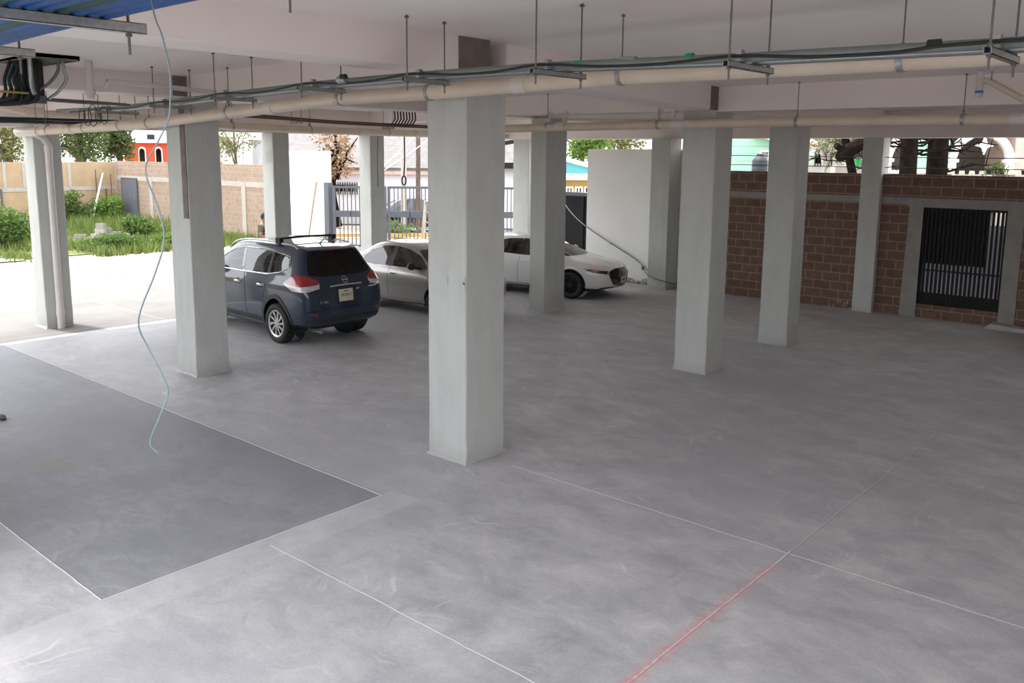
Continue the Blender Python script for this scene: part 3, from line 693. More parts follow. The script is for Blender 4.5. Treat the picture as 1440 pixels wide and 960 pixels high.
M['lens_red'] = m_lens('red_lamp_lens', (.36, .010, .016)); M['lens_white'] = m_lens('clear_lamp_lens', (.62, .60, .60)); M['lens_amber'] = m_lens('amber_lamp', (.75, .26, .03)); M['lens_black'] = m_lens('black_lamp_housing', (.012, .012, .014))
M['plate_cream'] = plain('cream_number_plate', (.62, .58, .42), .5); M['ink'] = plain('plate_ink', (.04, .05, .04), .6)
M['gloss_black'] = plain('gloss_black_trim', (.006, .006, .007), .15, coat=1)

def station(xl, xm, xb, xr, zb, zs, ys, ym, yk, zk, yw, zw, yr, zr, zt):
    return [(xl, 0, zb), (xl, ys * .5, zb), (xl, ys - .05, zb + .01), (xl, ys, zs), (xl * .5 + xm * .5, ym, zs + (zk - zs) * .48), (xm, yk, zk), (xb, yw, zw),
            (xr, yr, zr), (xr, yr * .86, zt - .025), (xr, yr * .45, zt - .003), (xr, 0, zt)]
def loft(stations, crown_r=.05, crown_f=.05, sub=3, crease=()):
    bm = bmesh.new(); n = len(stations[0]); L = []; R = []
    for st in stations:
        l = []; r = []
        for i, (x, y, z) in enumerate(st):
            a = bm.verts.new((x, y, z)); l.append(a)
            r.append(a if y == 0 else bm.verts.new((x, -y, z)))
        L.append(l); R.append(r)
    for a, b, in zip(range(len(L) - 1), range(1, len(L))):
        for i in range(n - 1):
            for S, fl in ((L, 0), (R, 1)):
                q = [S[a][i], S[b][i], S[b][i + 1], S[a][i + 1]]
                q = list(dict.fromkeys(q))
                if len(q) >= 3: bm.faces.new(q if fl else q[::-1])
    for k, cr in ((0, -crown_r), (len(L) - 1, crown_f)):
        C = [L[k][0]]
        for i in range(1, n - 1):
            v = L[k][i].co; C.append(bm.verts.new((v.x + cr, 0, v.z)))
        C.append(L[k][n - 1])
        for i in range(n - 1):
            for S in (L, R):
                q = list(dict.fromkeys([S[k][i], S[k][i + 1], C[i + 1], C[i]]))
                if len(q) >= 3: bm.faces.new(q)
    bmesh.ops.recalc_face_normals(bm, faces=bm.faces)
    me = bpy.data.meshes.new('tmp'); bm.to_mesh(me); bm.free()
    o = bpy.data.objects.new('tmp', me); COL.objects.link(o)
    md = o.modifiers.new('s', 'SUBSURF'); md.levels = sub; md.render_levels = sub
    dg = bpy.context.evaluated_depsgraph_get(); ev = bpy.data.meshes.new_from_object(o.evaluated_get(dg))
    bpy.data.objects.remove(o); bpy.data.meshes.remove(me)
    return ev
def inpoly(p, poly):
    x, y = p; c = False; j = len(poly) - 1
    for i in range(len(poly)):
        (xi, yi), (xj, yj) = poly[i], poly[j]
        if (yi > y) != (yj > y) and x < (xj - xi) * (y - yi) / (yj - yi) + xi: c = not c
        j = i
    return c
def near(p, poly):
    best = None; P = V3((p[0], p[1], 0))
    for i in range(len(poly)):
        a = V3((*poly[i - 1], 0)); b = V3((*poly[i], 0)); d = b - a
        t = max(0, min(1, (P - a).dot(d) / d.length_squared)); q = a + d * t
        if best is None or (q - P).length < (best - P).length: best = q
    return best.x, best.y
def shrink(poly, k):
    # inset a polygon towards its centroid by about k metres
    cx = sum(p[0] for p in poly) / len(poly); cy_ = sum(p[1] for p in poly) / len(poly); out = []
    for x, y in poly:
        d = sqrt((x - cx) ** 2 + (y - cy_) ** 2); f = max(.1, 1 - k / d); out.append((cx + (x - cx) * f, cy_ + (y - cy_) * f))
    return out
def roundpoly(poly, r, n=4):
    out = []; m = len(poly)
    for i in range(m):
        a, b, c = V3((*poly[i - 1], 0)), V3((*poly[i], 0)), V3((*poly[(i + 1) % m], 0))
        u = (a - b); w_ = (c - b); rr = min(r, u.length * .45, w_.length * .45); p = b + u.normalized() * rr; q = b + w_.normalized() * rr
        for k in range(n + 1):
            t = k / n; s = p * (1 - t) ** 2 + b * 2 * t * (1 - t) + q * t * t; out.append((s.x, s.y))
    return out
def side(s): return (V3((0, s * 6, 0)), V3((1, 0, 0)), V3((0, 0, 1)), V3((0, -s, 0)))       # s=+1 left side, -1 right side
REAR = (V3((-8, 0, 0)), V3((0, 1, 0)), V3((0, 0, 1)), V3((1, 0, 0)))
FRONT = (V3((8, 0, 0)), V3((0, 1, 0)), V3((0, 0, 1)), V3((-1, 0, 0)))
TOP = (V3((0, 0, 8)), V3((1, 0, 0)), V3((0, 1, 0)), V3((0, 0, -1)))
def diag(sx, s, k=1.0):       # looking at a corner: sx=-1 rear, +1 front
    d = V3((-sx, -s * k, 0)).normalized(); u = V3((0, 0, 1)).cross(d) * (1 if sx * s < 0 else 1)
    return (-d * 8, u, V3((0, 0, 1)), d)
def cut(ev, holes):
    # holes: (frame, polygon, test) - remove the faces seen inside the polygon, then snap the rim of the hole to its outline
    bm = bmesh.new(); bm.from_mesh(ev)
    for (o, u, v, d), poly, test, *rest in holes:
        lim = rest[0] if rest else -.15
        kill = [f for f in bm.faces if f.normal.dot(d) < lim and test(f.calc_center_median()) and inpoly(((f.calc_center_median() - o).dot(u), (f.calc_center_median() - o).dot(v)), poly)]
        rim = set()
        ks = set(kill)
        for f in kill:
            for e in f.edges:
                if any(g not in ks for g in e.link_faces): rim |= set(e.verts)
        bmesh.ops.delete(bm, geom=kill, context='FACES')
        for vt in rim:
            if not vt.is_valid: continue
            p = ((vt.co - o).dot(u), (vt.co - o).dot(v)); q = near(p, poly)
            vt.co += u * (q[0] - p[0]) + v * (q[1] - p[1])
    loose = [v for v in bm.verts if not v.link_faces]; bmesh.ops.delete(bm, geom=loose, context='VERTS')
    bm.to_mesh(ev); bm.free(); return ev
def panel(bvh, frame, poly, off, cell=.06, skirt=.012, hole=None):
    # a sheet with the polygon's outline, pressed onto the body and standing off it by off; its rim turned in
    o, u, v, d = frame
    bm = bmesh.new(); vs = [bm.verts.new((p[0], p[1], 0)) for p in poly]; f = bm.faces.new(vs)
    if hole:
        bm.free(); bm = bmesh.new(); n = len(poly); A = [bm.verts.new((p[0], p[1], 0)) for p in poly]; B = [bm.verts.new((p[0], p[1], 0)) for p in hole]
        for i in range(n): bm.faces.new((A[i], A[(i + 1) % n], B[(i + 1) % n], B[i]))
    x0, x1 = min(p[0] for p in poly), max(p[0] for p in poly); y0, y1 = min(p[1] for p in poly), max(p[1] for p in poly)
    if not hole:
        k = x0 + cell
        while k < x1: bmesh.ops.bisect_plane(bm, geom=bm.verts[:] + bm.edges[:] + bm.faces[:], plane_co=(k, 0, 0), plane_no=(1, 0, 0)); k += cell
        k = y0 + cell
        while k < y1: bmesh.ops.bisect_plane(bm, geom=bm.verts[:] + bm.edges[:] + bm.faces[:], plane_co=(0, k, 0), plane_no=(0, 1, 0)); k += cell
    if skirt:
        be = [e for e in bm.edges if len(e.link_faces) == 1]
        r = bmesh.ops.extrude_edge_only(bm, edges=be); sk = set(g for g in r['geom'] if isinstance(g, bmesh.types.BMVert))
    else: sk = set()
    for vt in bm.verts:
        w_ = o + u * vt.co.x + v * vt.co.y
        hit = bvh.ray_cast(w_, d, 12)
        if hit[0] is None:
            c = w_ + d * 7; hit = bvh.find_nearest(c); p = hit[0]
            p = w_ + d * (p - w_).dot(d)
        else: p = hit[0]
        nrm = hit[1] if hit[1].dot(d) < 0 else -hit[1]
        k = off - (skirt if vt in sk else 0)
        vt.co = p + (nrm * .6 - d * .4).normalized() * k
    bmesh.ops.recalc_face_normals(bm, faces=bm.faces)
    bad = sum(1 for f in bm.faces if f.normal.dot(d) > 0)
    if bad > len(bm.faces) / 2: bmesh.ops.reverse_faces(bm, faces=bm.faces)
    me = bpy.data.meshes.new('panel'); bm.to_mesh(me); bm.free(); return me
def band(bvh, frame, line, wd, off, name, mat, root, cell=.05):
    # a raised strip following a polyline on the body
    P = []
    for a, b in zip(line, line[1:]):
        n = max(1, int(sqrt((b[0] - a[0]) ** 2 + (b[1] - a[1]) ** 2) / cell))
        P += [(a[0] + (b[0] - a[0]) * i / n, a[1] + (b[1] - a[1]) * i / n) for i in range(n)]
    P.append(line[-1]); o, u, v, d = frame; pts = []
    for p in P:
        w_ = o + u * p[0] + v * p[1]; h = bvh.ray_cast(w_, d, 12)
        if h[0] is None: continue
        pts.append(h[0] + (h[1] if h[1].dot(d) < 0 else -h[1]) * off)
    return MB().tube(pts, wd / 2, 6).build(name, mat, root, True, world=False)
def emb_text(txt, size, name, mat, root, loc, Rm, ext=.002):
    cu = bpy.data.curves.new(name, 'FONT'); cu.body = txt; cu.size = size; cu.extrude = ext; cu.align_x = 'CENTER'; cu.align_y = 'CENTER'
    o = bpy.data.objects.new(name, cu); COL.objects.link(o)
    me = bpy.data.meshes.new_from_object(o.evaluated_get(bpy.context.evaluated_depsgraph_get())); bpy.data.objects.remove(o); bpy.data.curves.remove(cu)
    me.transform(trs(*loc) @ Rm.to_4x4())
    return link(name, me, mat, root)
def wheel(root, x, y, r, wd, rim_r, spokes, style, rim_mat, label=None):
    s = 1 if y > 0 else -1
    A = trs(x, y, r) @ (rot('X', -pi / 2) if s > 0 else rot('X', pi / 2))       # local +Z points outwards
    h = wd / 2
    prof = [(rim_r * .98, -h * .8), (rim_r + .02, -h * .95), (r - .05, -h), (r - .015, -h * .86), (r, -h * .6)]
    for q in (-.5, -.17, .17, .5): prof += [(r, h * (q - .07)), (r - .008, h * (q - .05)), (r - .008, h * (q + .05)), (r, h * (q + .07))]
    prof += [(r, h * .62), (r - .015, h * .86), (r - .05, h), (rim_r + .03, h * .98), (rim_r + .004, h * .86), (rim_r * .98, h * .8)]
    t = MB().lathe(prof, 56, A, True).build('wheel', M['tyre'], root, True, 40, world=False)
    tag(t, 'front wheel' if x > 0 else 'rear wheel')
    MB().lathe([(rim_r, h * .9), (rim_r + .006, h * .84), (rim_r - .002, -h * .7), (rim_r - .03, -h * .7), (rim_r - .028, h * .82)], 48, A, True).build('rim', rim_mat, t, True, 40, world=False)
    MB().lathe([(.01, -h * .15), (rim_r - .03, -h * .15), (rim_r - .03, -h * .3), (.01, -h * .3)], 32, A).build('brake_disc', M['disc'], t, True, world=False)
    mb = MB(); mb.lathe([(.005, h * .82), (.05, h * .8), (.062, h * .7), (.062, h * .4), (.005, h * .4)], 20, A)
    for k in range(spokes):
        a = 2 * pi * k / spokes
        def P(rad, ang): return (rad * cos(a + ang * s), rad * sin(a + ang * s))
        if style == 'turbine': q = [P(.045, -.5), P(rim_r * .55, -.06), P(rim_r - .012, .02), P(rim_r - .012, .22 if k % 2 else .30), P(rim_r * .6, .19), P(.05, .35)]
        elif style == 'thin': q = [P(.045, -.25), P(rim_r - .01, -.05), P(rim_r - .01, .05), P(.045, .25)]
        else: q = [P(.05, -.5), P(rim_r * .6, -.2), P(rim_r - .012, -.26), P(rim_r - .012, .26), P(rim_r * .6, .2), P(.05, .5)]
        if s < 0 and style == 'turbine': q = q[::-1]
        mb.prism(q, h * .5, h * .72, A)
    mb.build('spokes', rim_mat, t, world=False)
    return t
def arch(ev, x, zc, r, ymin):
    # open the body round a wheel: returns hole entries for both sides
    poly = [(x + r * cos(a), zc + r * sin(a)) for a in [2 * pi * k / 48 for k in range(48)]]
    return [(side(s), poly, (lambda c, s=s: c.y * s > ymin), .9) for s in (1, -1)]
def well(root, x, zc, r, y0, y1, name='wheel_well'):
    mb = MB()
    for s in (1, -1):
        pts = []; n = 20; vs = []
        for yy in (y0 * s, y1 * s):
            vs += [(x + r * cos(a), yy, zc + r * sin(a)) for a in [-.35 + (pi + .7) * k / n for k in range(n + 1)]]
        o = len(mb.v); m = MB().add(vs, [(i, i + 1, n + 2 + i, n + 1 + i) for i in range(n)] + [tuple(range(n + 1))])
        m.build(name, M['cladding'], root, True, world=False)
def bvh_of(me):
    return BVHTree.FromPolygons([v.co.copy() for v in me.vertices], [tuple(p.vertices) for p in me.polygons])
def mirror(poly): return [(-a, b) for a, b in poly][::-1]
def seat(root, x, y, h=1.0, w=.5, name='seat'):
    m = MB().box(x - .25, x + .27, y - w / 2, y + w / 2, .42, .60)
    m.prism([(x - .24, .55), (x - .10, .55), (x - .26, h), (x - .36, h)], -y - w / 2, -y + w / 2, rot('X', pi / 2))
    s = m.build(name, M['seat'], root, bevel=.03, world=False)
    MB().box(x - .38, x - .28, y - .13, y + .13, h + .03, h + .22).build('headrest', M['seat'], s, bevel=.03, world=False)
def car_common(root, st, paint, holes, sub=3, cr=.05, cf=.05):
    ev = loft(st, cr, cf, sub); B = bvh_of(ev)
    ev = cut(ev, holes); body = link('body', ev, paint, root, True, 50)
    return B, body
# ---------- dark blue SUV
def make_suv(loc, rz):
    root = thing('suv', loc, 'dark navy SUV with a roof rack, parked beside the slotted column', 'car', None, rz)
    S = station
    st = [  #  xl     xm     xb     xr    zb   zs   ys   ym   yk   zk    yw   zw    yr   zr    zt
        S(-2.26, -2.22, -2.05, -1.86, .44, .54, .60, .70, .66, 1.00, .60, 1.12, .46, 1.56, 1.63),
        S(-2.24, -2.20, -2.03, -1.83, .40, .51, .74, .82, .80, .99, .735, 1.12, .585, 1.555, 1.645),
        S(-2.08, -2.06, -1.93, -1.74, .36, .47, .84, .895, .885, .99, .80, 1.12, .635, 1.57, 1.66),
        S(-1.80, -1.80, -1.72, -1.55, .33, .44, .87, .915, .905, .985, .825, 1.11, .655, 1.575, 1.685),
        S(-1.35, -1.35, -1.32, -1.2, .23, .34, .87, .915, .91, .975, .835, 1.09, .675, 1.585, 1.705),
        S(-.70, -.70, -.70, -.65, .22, .33, .865, .91, .905, .965, .84, 1.065, .69, 1.59, 1.715),
        S(.05, .05, .0, -.05, .22, .33, .865, .905, .90, .955, .84, 1.045, .69, 1.585, 1.71),
        S(.70, .70, .60, .40, .22, .33, .865, .905, .90, .95, .83, 1.035, .665, 1.55, 1.67),
        S(1.10, 1.10, .98, .68, .22, .34, .865, .905, .90, .945, .80, 1.035, .62, 1.46, 1.56),
        S(1.45, 1.45, 1.36, 1.22, .23, .35, .865, .91, .90, .935, .76, 1.02, .58, 1.10, 1.13),
        S(1.78, 1.78, 1.74, 1.68, .24, .36, .86, .905, .89, .92, .72, .985, .52, 1.02, 1.045),
        S(2.06, 2.06, 2.03, 2.0, .26, .38, .80, .84, .82, .86, .66, .93, .48, .955, .975),
        S(2.24, 2.24, 2.20, 2.18, .30, .42, .68, .72, .70, .78, .58, .84, .42, .865, .875)]
    wf = roundpoly([(1.00, 1.075), (.62, 1.34), (.30, 1.47), (-.02, 1.535), (-.13, 1.08)], .05)
    wr = roundpoly([(-.22, 1.08), (-.11, 1.54), (-.62, 1.545), (-.98, 1.525), (-1.0, 1.10)], .03)
    wq = roundpoly([(-1.08, 1.11), (-1.06, 1.52), (-1.36, 1.49), (-1.53, 1.46), (-1.60, 1.28), (-1.36, 1.16)], .04)
    back = roundpoly([(-.665, 1.15), (-.545, 1.53), (-.40, 1.575), (.40, 1.575), (.545, 1.53), (.665, 1.15), (.4, 1.10), (-.4, 1.10)], .05)
    ws = roundpoly([(-.70, 1.10), (-.56, 1.50), (.56, 1.50), (.70, 1.10)], .06)
    H = []
    for s in (1, -1):
        for p in (wf, wr, wq): H.append((side(s), p, lambda c, s=s: c.y * s > .4))
    H += [(REAR, back, lambda c: c.x < -1.2), (FRONT, ws, lambda c: c.x > .3)]
    WR, WF, RW = -1.335, 1.37, .362
    H += arch(None, WR, RW + .02, .425, .55) + arch(None, WF, RW + .02, .425, .55)
    B, body = car_common(root, st, M['paint_navy'], H, 4, .045, .08)
    for s in (1, -1):
        for nm, p, mt in (('front_door_window', wf, 'glass_clear'), ('rear_door_window', wr, 'glass_mid'), ('quarter_window', wq, 'glass_mid')):
            link(nm, panel(B, side(s), p, .001, .08, 0), M[mt], root, True, 60)
        # chrome line under and round the glass
        band(B, side(s), [(1.06, 1.062), (.4, 1.068), (-.2, 1.072), (-1.0, 1.088), (-1.15, 1.11), (-1.38, 1.155), (-1.63, 1.28), (-1.60, 1.38), (-1.545, 1.475)], .018, .003, 'chrome_strip', M['chrome'], root)
        band(B, side(s), [(-1.545, 1.475), (-1.36, 1.505), (-1.0, 1.54), (-.6, 1.56), (-.1, 1.555), (.3, 1.49), (.64, 1.355), (1.04, 1.08)], .014, .003, 'roof_chrome_strip', M['chrome'], root)
        for x0, x1, z0, z1 in ((-.2, -.1, 1.075, 1.55), (-1.05, -1.01, 1.095, 1.535)):
            link('pillar_trim', panel(B, side(s), [(x0 - .01, z0), (x1 - .02, z0), (x1 + (.09 if x0 > -.5 else .02), z1 - .015), (x0 + (.1 if x0 > -.5 else 0), z1 - .01)], .003, .1, .004), M['gloss_black'], root)
        # seams
        for ln in ([(-.22, 1.06), (-.30, .9), (-.32, .45), (-.30, .36)], [(-1.02, 1.09), (-1.0, .95), (-.93, .78), (-.90, .62), (-.86, .42)], [(1.02, 1.04), (1.02, .8), (.98, .45), (.9, .36)]):
            band(B, side(s), ln, .008, .0005, 'door_seam', M['black'], root)
        # sill and arch cladding
        link('sill_cladding', panel(B, side(s), [(.90, .26), (-.88, .26), (-.885, .40), (-.6, .425), (.6, .425), (.92, .40)], .008, .1, .02), M['cladding'], root, True)
        for xc in (WR, WF):
            n = 26; a0, a1 = -.18, pi + .18
            o_ = [(xc + .475 * cos(a0 + (a1 - a0) * k / n), RW + .02 + .475 * sin(a0 + (a1 - a0) * k / n)) for k in range(n + 1)]
            i_ = [(xc + .42 * cos(a0 + (a1 - a0) * k / n), RW + .02 + .42 * sin(a0 + (a1 - a0) * k / n)) for k in range(n + 1)]
            bm_poly = o_ + i_[::-1]
            link('arch_cladding', panel(B, side(s), bm_poly, .010, .05, .03), M['cladding'], root, True)
        # door handles: recess cup and chrome pull
        for xh in (-.05, -.86):
            zz = .935 if xh > -.5 else .945
            c = link('handle_cup', panel(B, side(s), roundpoly([(xh - .08, zz - .04), (xh + .08, zz - .04), (xh + .08, zz + .04), (xh - .08, zz + .04)], .038), .001, .05, .002), M['gloss_black'], root, True)
            h = B.ray_cast(V3((xh, s * 6, zz)), V3((0, -s, 0)))[0]
            MB().tube([(xh - .095, h.y, zz), (xh - .07, h.y + s * .035, zz + .004), (xh, h.y + s * .042, zz + .006), (xh + .07, h.y + s * .035, zz + .004), (xh + .095, h.y, zz)], .014, 10, smooth_n=3).build('handle', M['chrome'], c, True, world=False)
        # mirror
        mm = MB().sphere((.86, s * 1.0, 1.13), .11, 14, 10, (.75, 1.05, .75)).build('mirror', M['paint_navy'], root, True, world=False)
        MB().bar((.86, s * .84, 1.06), (.86, s * .95, 1.09), .09, .05).build('mirror_arm', M['cladding'], mm, world=False)
        # tail lamp: red upper, clear lower, wrapping the corner
        D = diag(-1, s, 1.0)
        # screen coordinates of this frame: u runs along the corner, converted from (x, y)
        o, u, v, d = D
        def uv(x, y, z): return ((V3((x, s * y, z)) - o).dot(u), z)
        def lamp(nm, pts, mt, off):
            link(nm, panel(B, D, [uv(*p) for p in pts], off, .04, .03), M[mt], root, True)
        lamp('tail_lamp_red', [(-1.60, .89, 1.015), (-1.90, .84, 1.15), (-2.02, .70, 1.135), (-2.1, .46, 1.05), (-2.14, .55, 1.0), (-1.98, .80, .985)], 'lens_red', .012)
        lamp('tail_lamp_clear', [(-1.60, .89, 1.01), (-1.98, .80, .98), (-2.14, .55, .995), (-2.12, .48, 1.03), (-2.16, .50, .965), (-2.10, .72, .93), (-1.86, .86, .935)], 'lens_white', .012)
        lamp('lamp_divider', [(-1.62, .89, 1.018), (-1.98, .80, .99), (-2.14, .52, 1.01), (-2.14, .52, 1.0), (-1.98, .80, .975), (-1.62, .89, 1.006)], 'lens_white', .016)
        link('reflector', panel(B, REAR, [(s * .62, .585), (s * .76, .60), (s * .76, .63), (s * .62, .615)], .008, .05, .01), M['lens_red'], root, True)
        # roof rail
        rp = []
        for x in (-1.62, -1.5, -1.2, -.6, 0, .4, .62, .72):
            hh = B.ray_cast(V3((x, s * .575, 4)), V3((0, 0, -1)))[0]
            rp.append((x, s * .575, hh.z + (.0 if x in (-1.62, .72) else .045)))
        MB().tube(rp, .018, 10, smooth_n=4).build('roof_rail', M['alloy'], root, True, world=False)
    link('rear_window', panel(B, REAR, back, .001, .08, 0), M['glass_rear'], root, True, 60)
    link('windscreen', panel(B, FRONT, ws, .001, .1, 0), M['glass_clear'], root, True, 60)
    # tailgate
    for ln in ([(-.66, 1.12), (-.63, .95), (-.60, .78), (-.5, .70), (0, .69), (.5, .70), (.60, .78), (.63, .95), (.66, 1.12)],):
        band(B, REAR, ln, .009, .0005, 'tailgate_seam', M['black'], root)
    band(B, REAR, [(-.34, .975), (0, .98), (.34, .975)], .026, .012, 'tailgate_chrome_bar', M['chrome'], root)
    hit = lambda y, z: B.ray_cast(V3((-6, y, z)), V3((1, 0, 0)))[0].x
    def tilt(z0, z1, y=0): return atan2(hit(y, z1) - hit(y, z0), z1 - z0)
    RM = lambda t: rot('Y', t) @ Matrix(((0, 0, -1, 0), (-1, 0, 0, 0), (0, 1, 0, 0), (0, 0, 0, 1)))     # text plane facing the rear
    xe = hit(0, 1.045) - .012; te = tilt(1.0, 1.09)
    em = MB().lathe([(.046, -.006), (.056, -.006), (.056, .006), (.046, .006)], 28, trs(xe, 0, 1.045) @ rot('Y', te - pi / 2), True).build('emblem', M['chrome'], root, True, world=False)
    MB().obox((xe - .002, 0, 1.045), (.012, .13, .018), rot('Y', te)).build('emblem_bar', M['chrome'], em, world=False)
    xp = hit(0, .86) - .012; tp = tilt(.80, .92)
    MB().obox((xp + .004, 0, .86), (.018, .40, .21), rot('Y', tp)).build('plate_recess', M['cladding'], root, bevel=.006, world=False)
    pl = MB().obox((xp - .008, .04, .86), (.008, .305, .155), rot('Y', tp)).build('number_plate', M['plate_cream'], root, bevel=.003, world=False)
    emb_text('TX5-951-C', .052, 'plate_number', M['ink'], pl, (xp - .0135, .04, .86), RM(tp))
    emb_text('MEXICO', .022, 'plate_word', M['ink'], pl, (xp - .0135, .04, .91), RM(tp))
    xt = hit(.48, .80) - .006
    emb_text('X-TRAIL', .05, 'model_letters', M['chrome'], root, (xt, .48, .79), RM(tilt(.75, .84, .48)), .004)
    # bumper lower, diffuser, exhaust
    link('bumper_cladding', panel(B, REAR, [(-.78, .38), (.78, .38), (.80, .49), (.5, .53), (-.5, .53), (-.80, .49)], .012, .1, .04), M['cladding'], root, True)
    band(B, REAR, [(-.80, .655), (-.4, .665), (0, .668), (.4, .665), (.80, .655)], .016, .002, 'bumper_crease', M['paint_navy'], root)
    MB().box(-1.75, 1.9, -.7, .7, .235, .30).build('underbody', M['cladding'], root, world=False)
    MB().tube([(-2.2, .52, .275), (-1.8, .5, .27), (-1.2, .45, .3)], .032, 14).build('exhaust', M['steel'], root, True, world=False)
    MB().bar((-1.335, -.68, .33), (-1.335, .68, .33), .09).build('rear_axle', M['disc'], root, world=False)
    sp = MB().prism([(-1.88, 1.605), (-1.93, 1.615), (-1.66, 1.678), (-1.6, 1.66)], -.54, .54, rot('X', pi / 2)).build('spoiler', M['paint_navy'], root, True, bevel=.008, world=False)
    MB().obox((-1.93, 0, 1.600), (.012, .3, .014)).build('brake_light', M['lens_red'], sp, world=False)
    wi = MB().tube([(-2.06, 0, 1.105), (-2.05, -.06, 1.15), (-1.985, -.34, 1.22)], .010, 8).build('rear_wiper', M['black'], root, True, world=False)
    # rack bar across the rails
    ck = MB().tube([(-1.02, -.62, 1.775), (-1.02, 0, 1.79), (-1.02, .62, 1.775)], .018, 10).build('rack_bar', M['black_metal'], root, True, world=False)
    for s in (1, -1): MB().box(-1.1, -.94, s * .575 - .04, s * .575 + .04, 1.68, 1.80).build('rack_foot', M['black_metal'], ck, bevel=.015, world=False)
    MB().tube([(-1.45, 0, 1.69), (-1.56, 0, 1.76), (-1.68, 0, 1.85)], [.014, .009, .004], 8).build('antenna', M['black'], root, True, world=False)
    # front lamps and grille (hidden side)
    for s in (1, -1):
        o, u, v, d = diag(1, s, 1.0)
        uvf = lambda x, y, z: ((V3((x, s * y, z)) - o).dot(u), z)
        link('headlamp', panel(B, (o, u, v, d), [uvf(1.86, .84, .86), (uvf(1.9, .84, .76)), uvf(2.2, .5, .72), uvf(2.2, .46, .80)], .01, .05, .02), M['lens_white'], root, True)
    link('grille', panel(B, FRONT, roundpoly([(-.44, .80), (-.36, .50), (.36, .50), (.44, .80)], .04), .012, .06, .02), M['gloss_black'], root, True)
    for x in (WR, WF):
        well(root, x, RW + .02, .44, .50, .83)
        for s in (1, -1): wheel(root, x, s * .80, RW, .225, .245, 10, 'turbine', M['alloy'])
    # cabin
    MB().box(-1.9, 1.2, -.74, .74, .33, .42).build('cabin_floor', M['cabin'], root, world=False)
    MB().box(.75, 1.3, -.70, .70, .6, 1.02).build('dashboard', M['cabin'], root, bevel=.05, world=False)
    for y in (.36, -.36): seat(root, .05, y, 1.12)
    for y in (.42, 0, -.42): seat(root, -.85, y, 1.12, .44)
    # taller shoulders and glasshouse than the base sections
    def zmap(z):
        if z < .75: return z
        if z < 1.1: return z + .14 * (z - .75) / .35
        if z < 1.7: return z + .14 - .07 * (z - 1.1) / .6
        return z + .07
    def walk(o):
        for c in [q for q in bpy.data.objects if q.parent == o]:
            if not c.name.startswith(('wheel', 'seat')):
                for v_ in c.data.vertices: v_.co.z = zmap(v_.co.z)
                walk(c)
    walk(root)
    return root
make_suv((-14.55, 9.72, 0), radians(178))
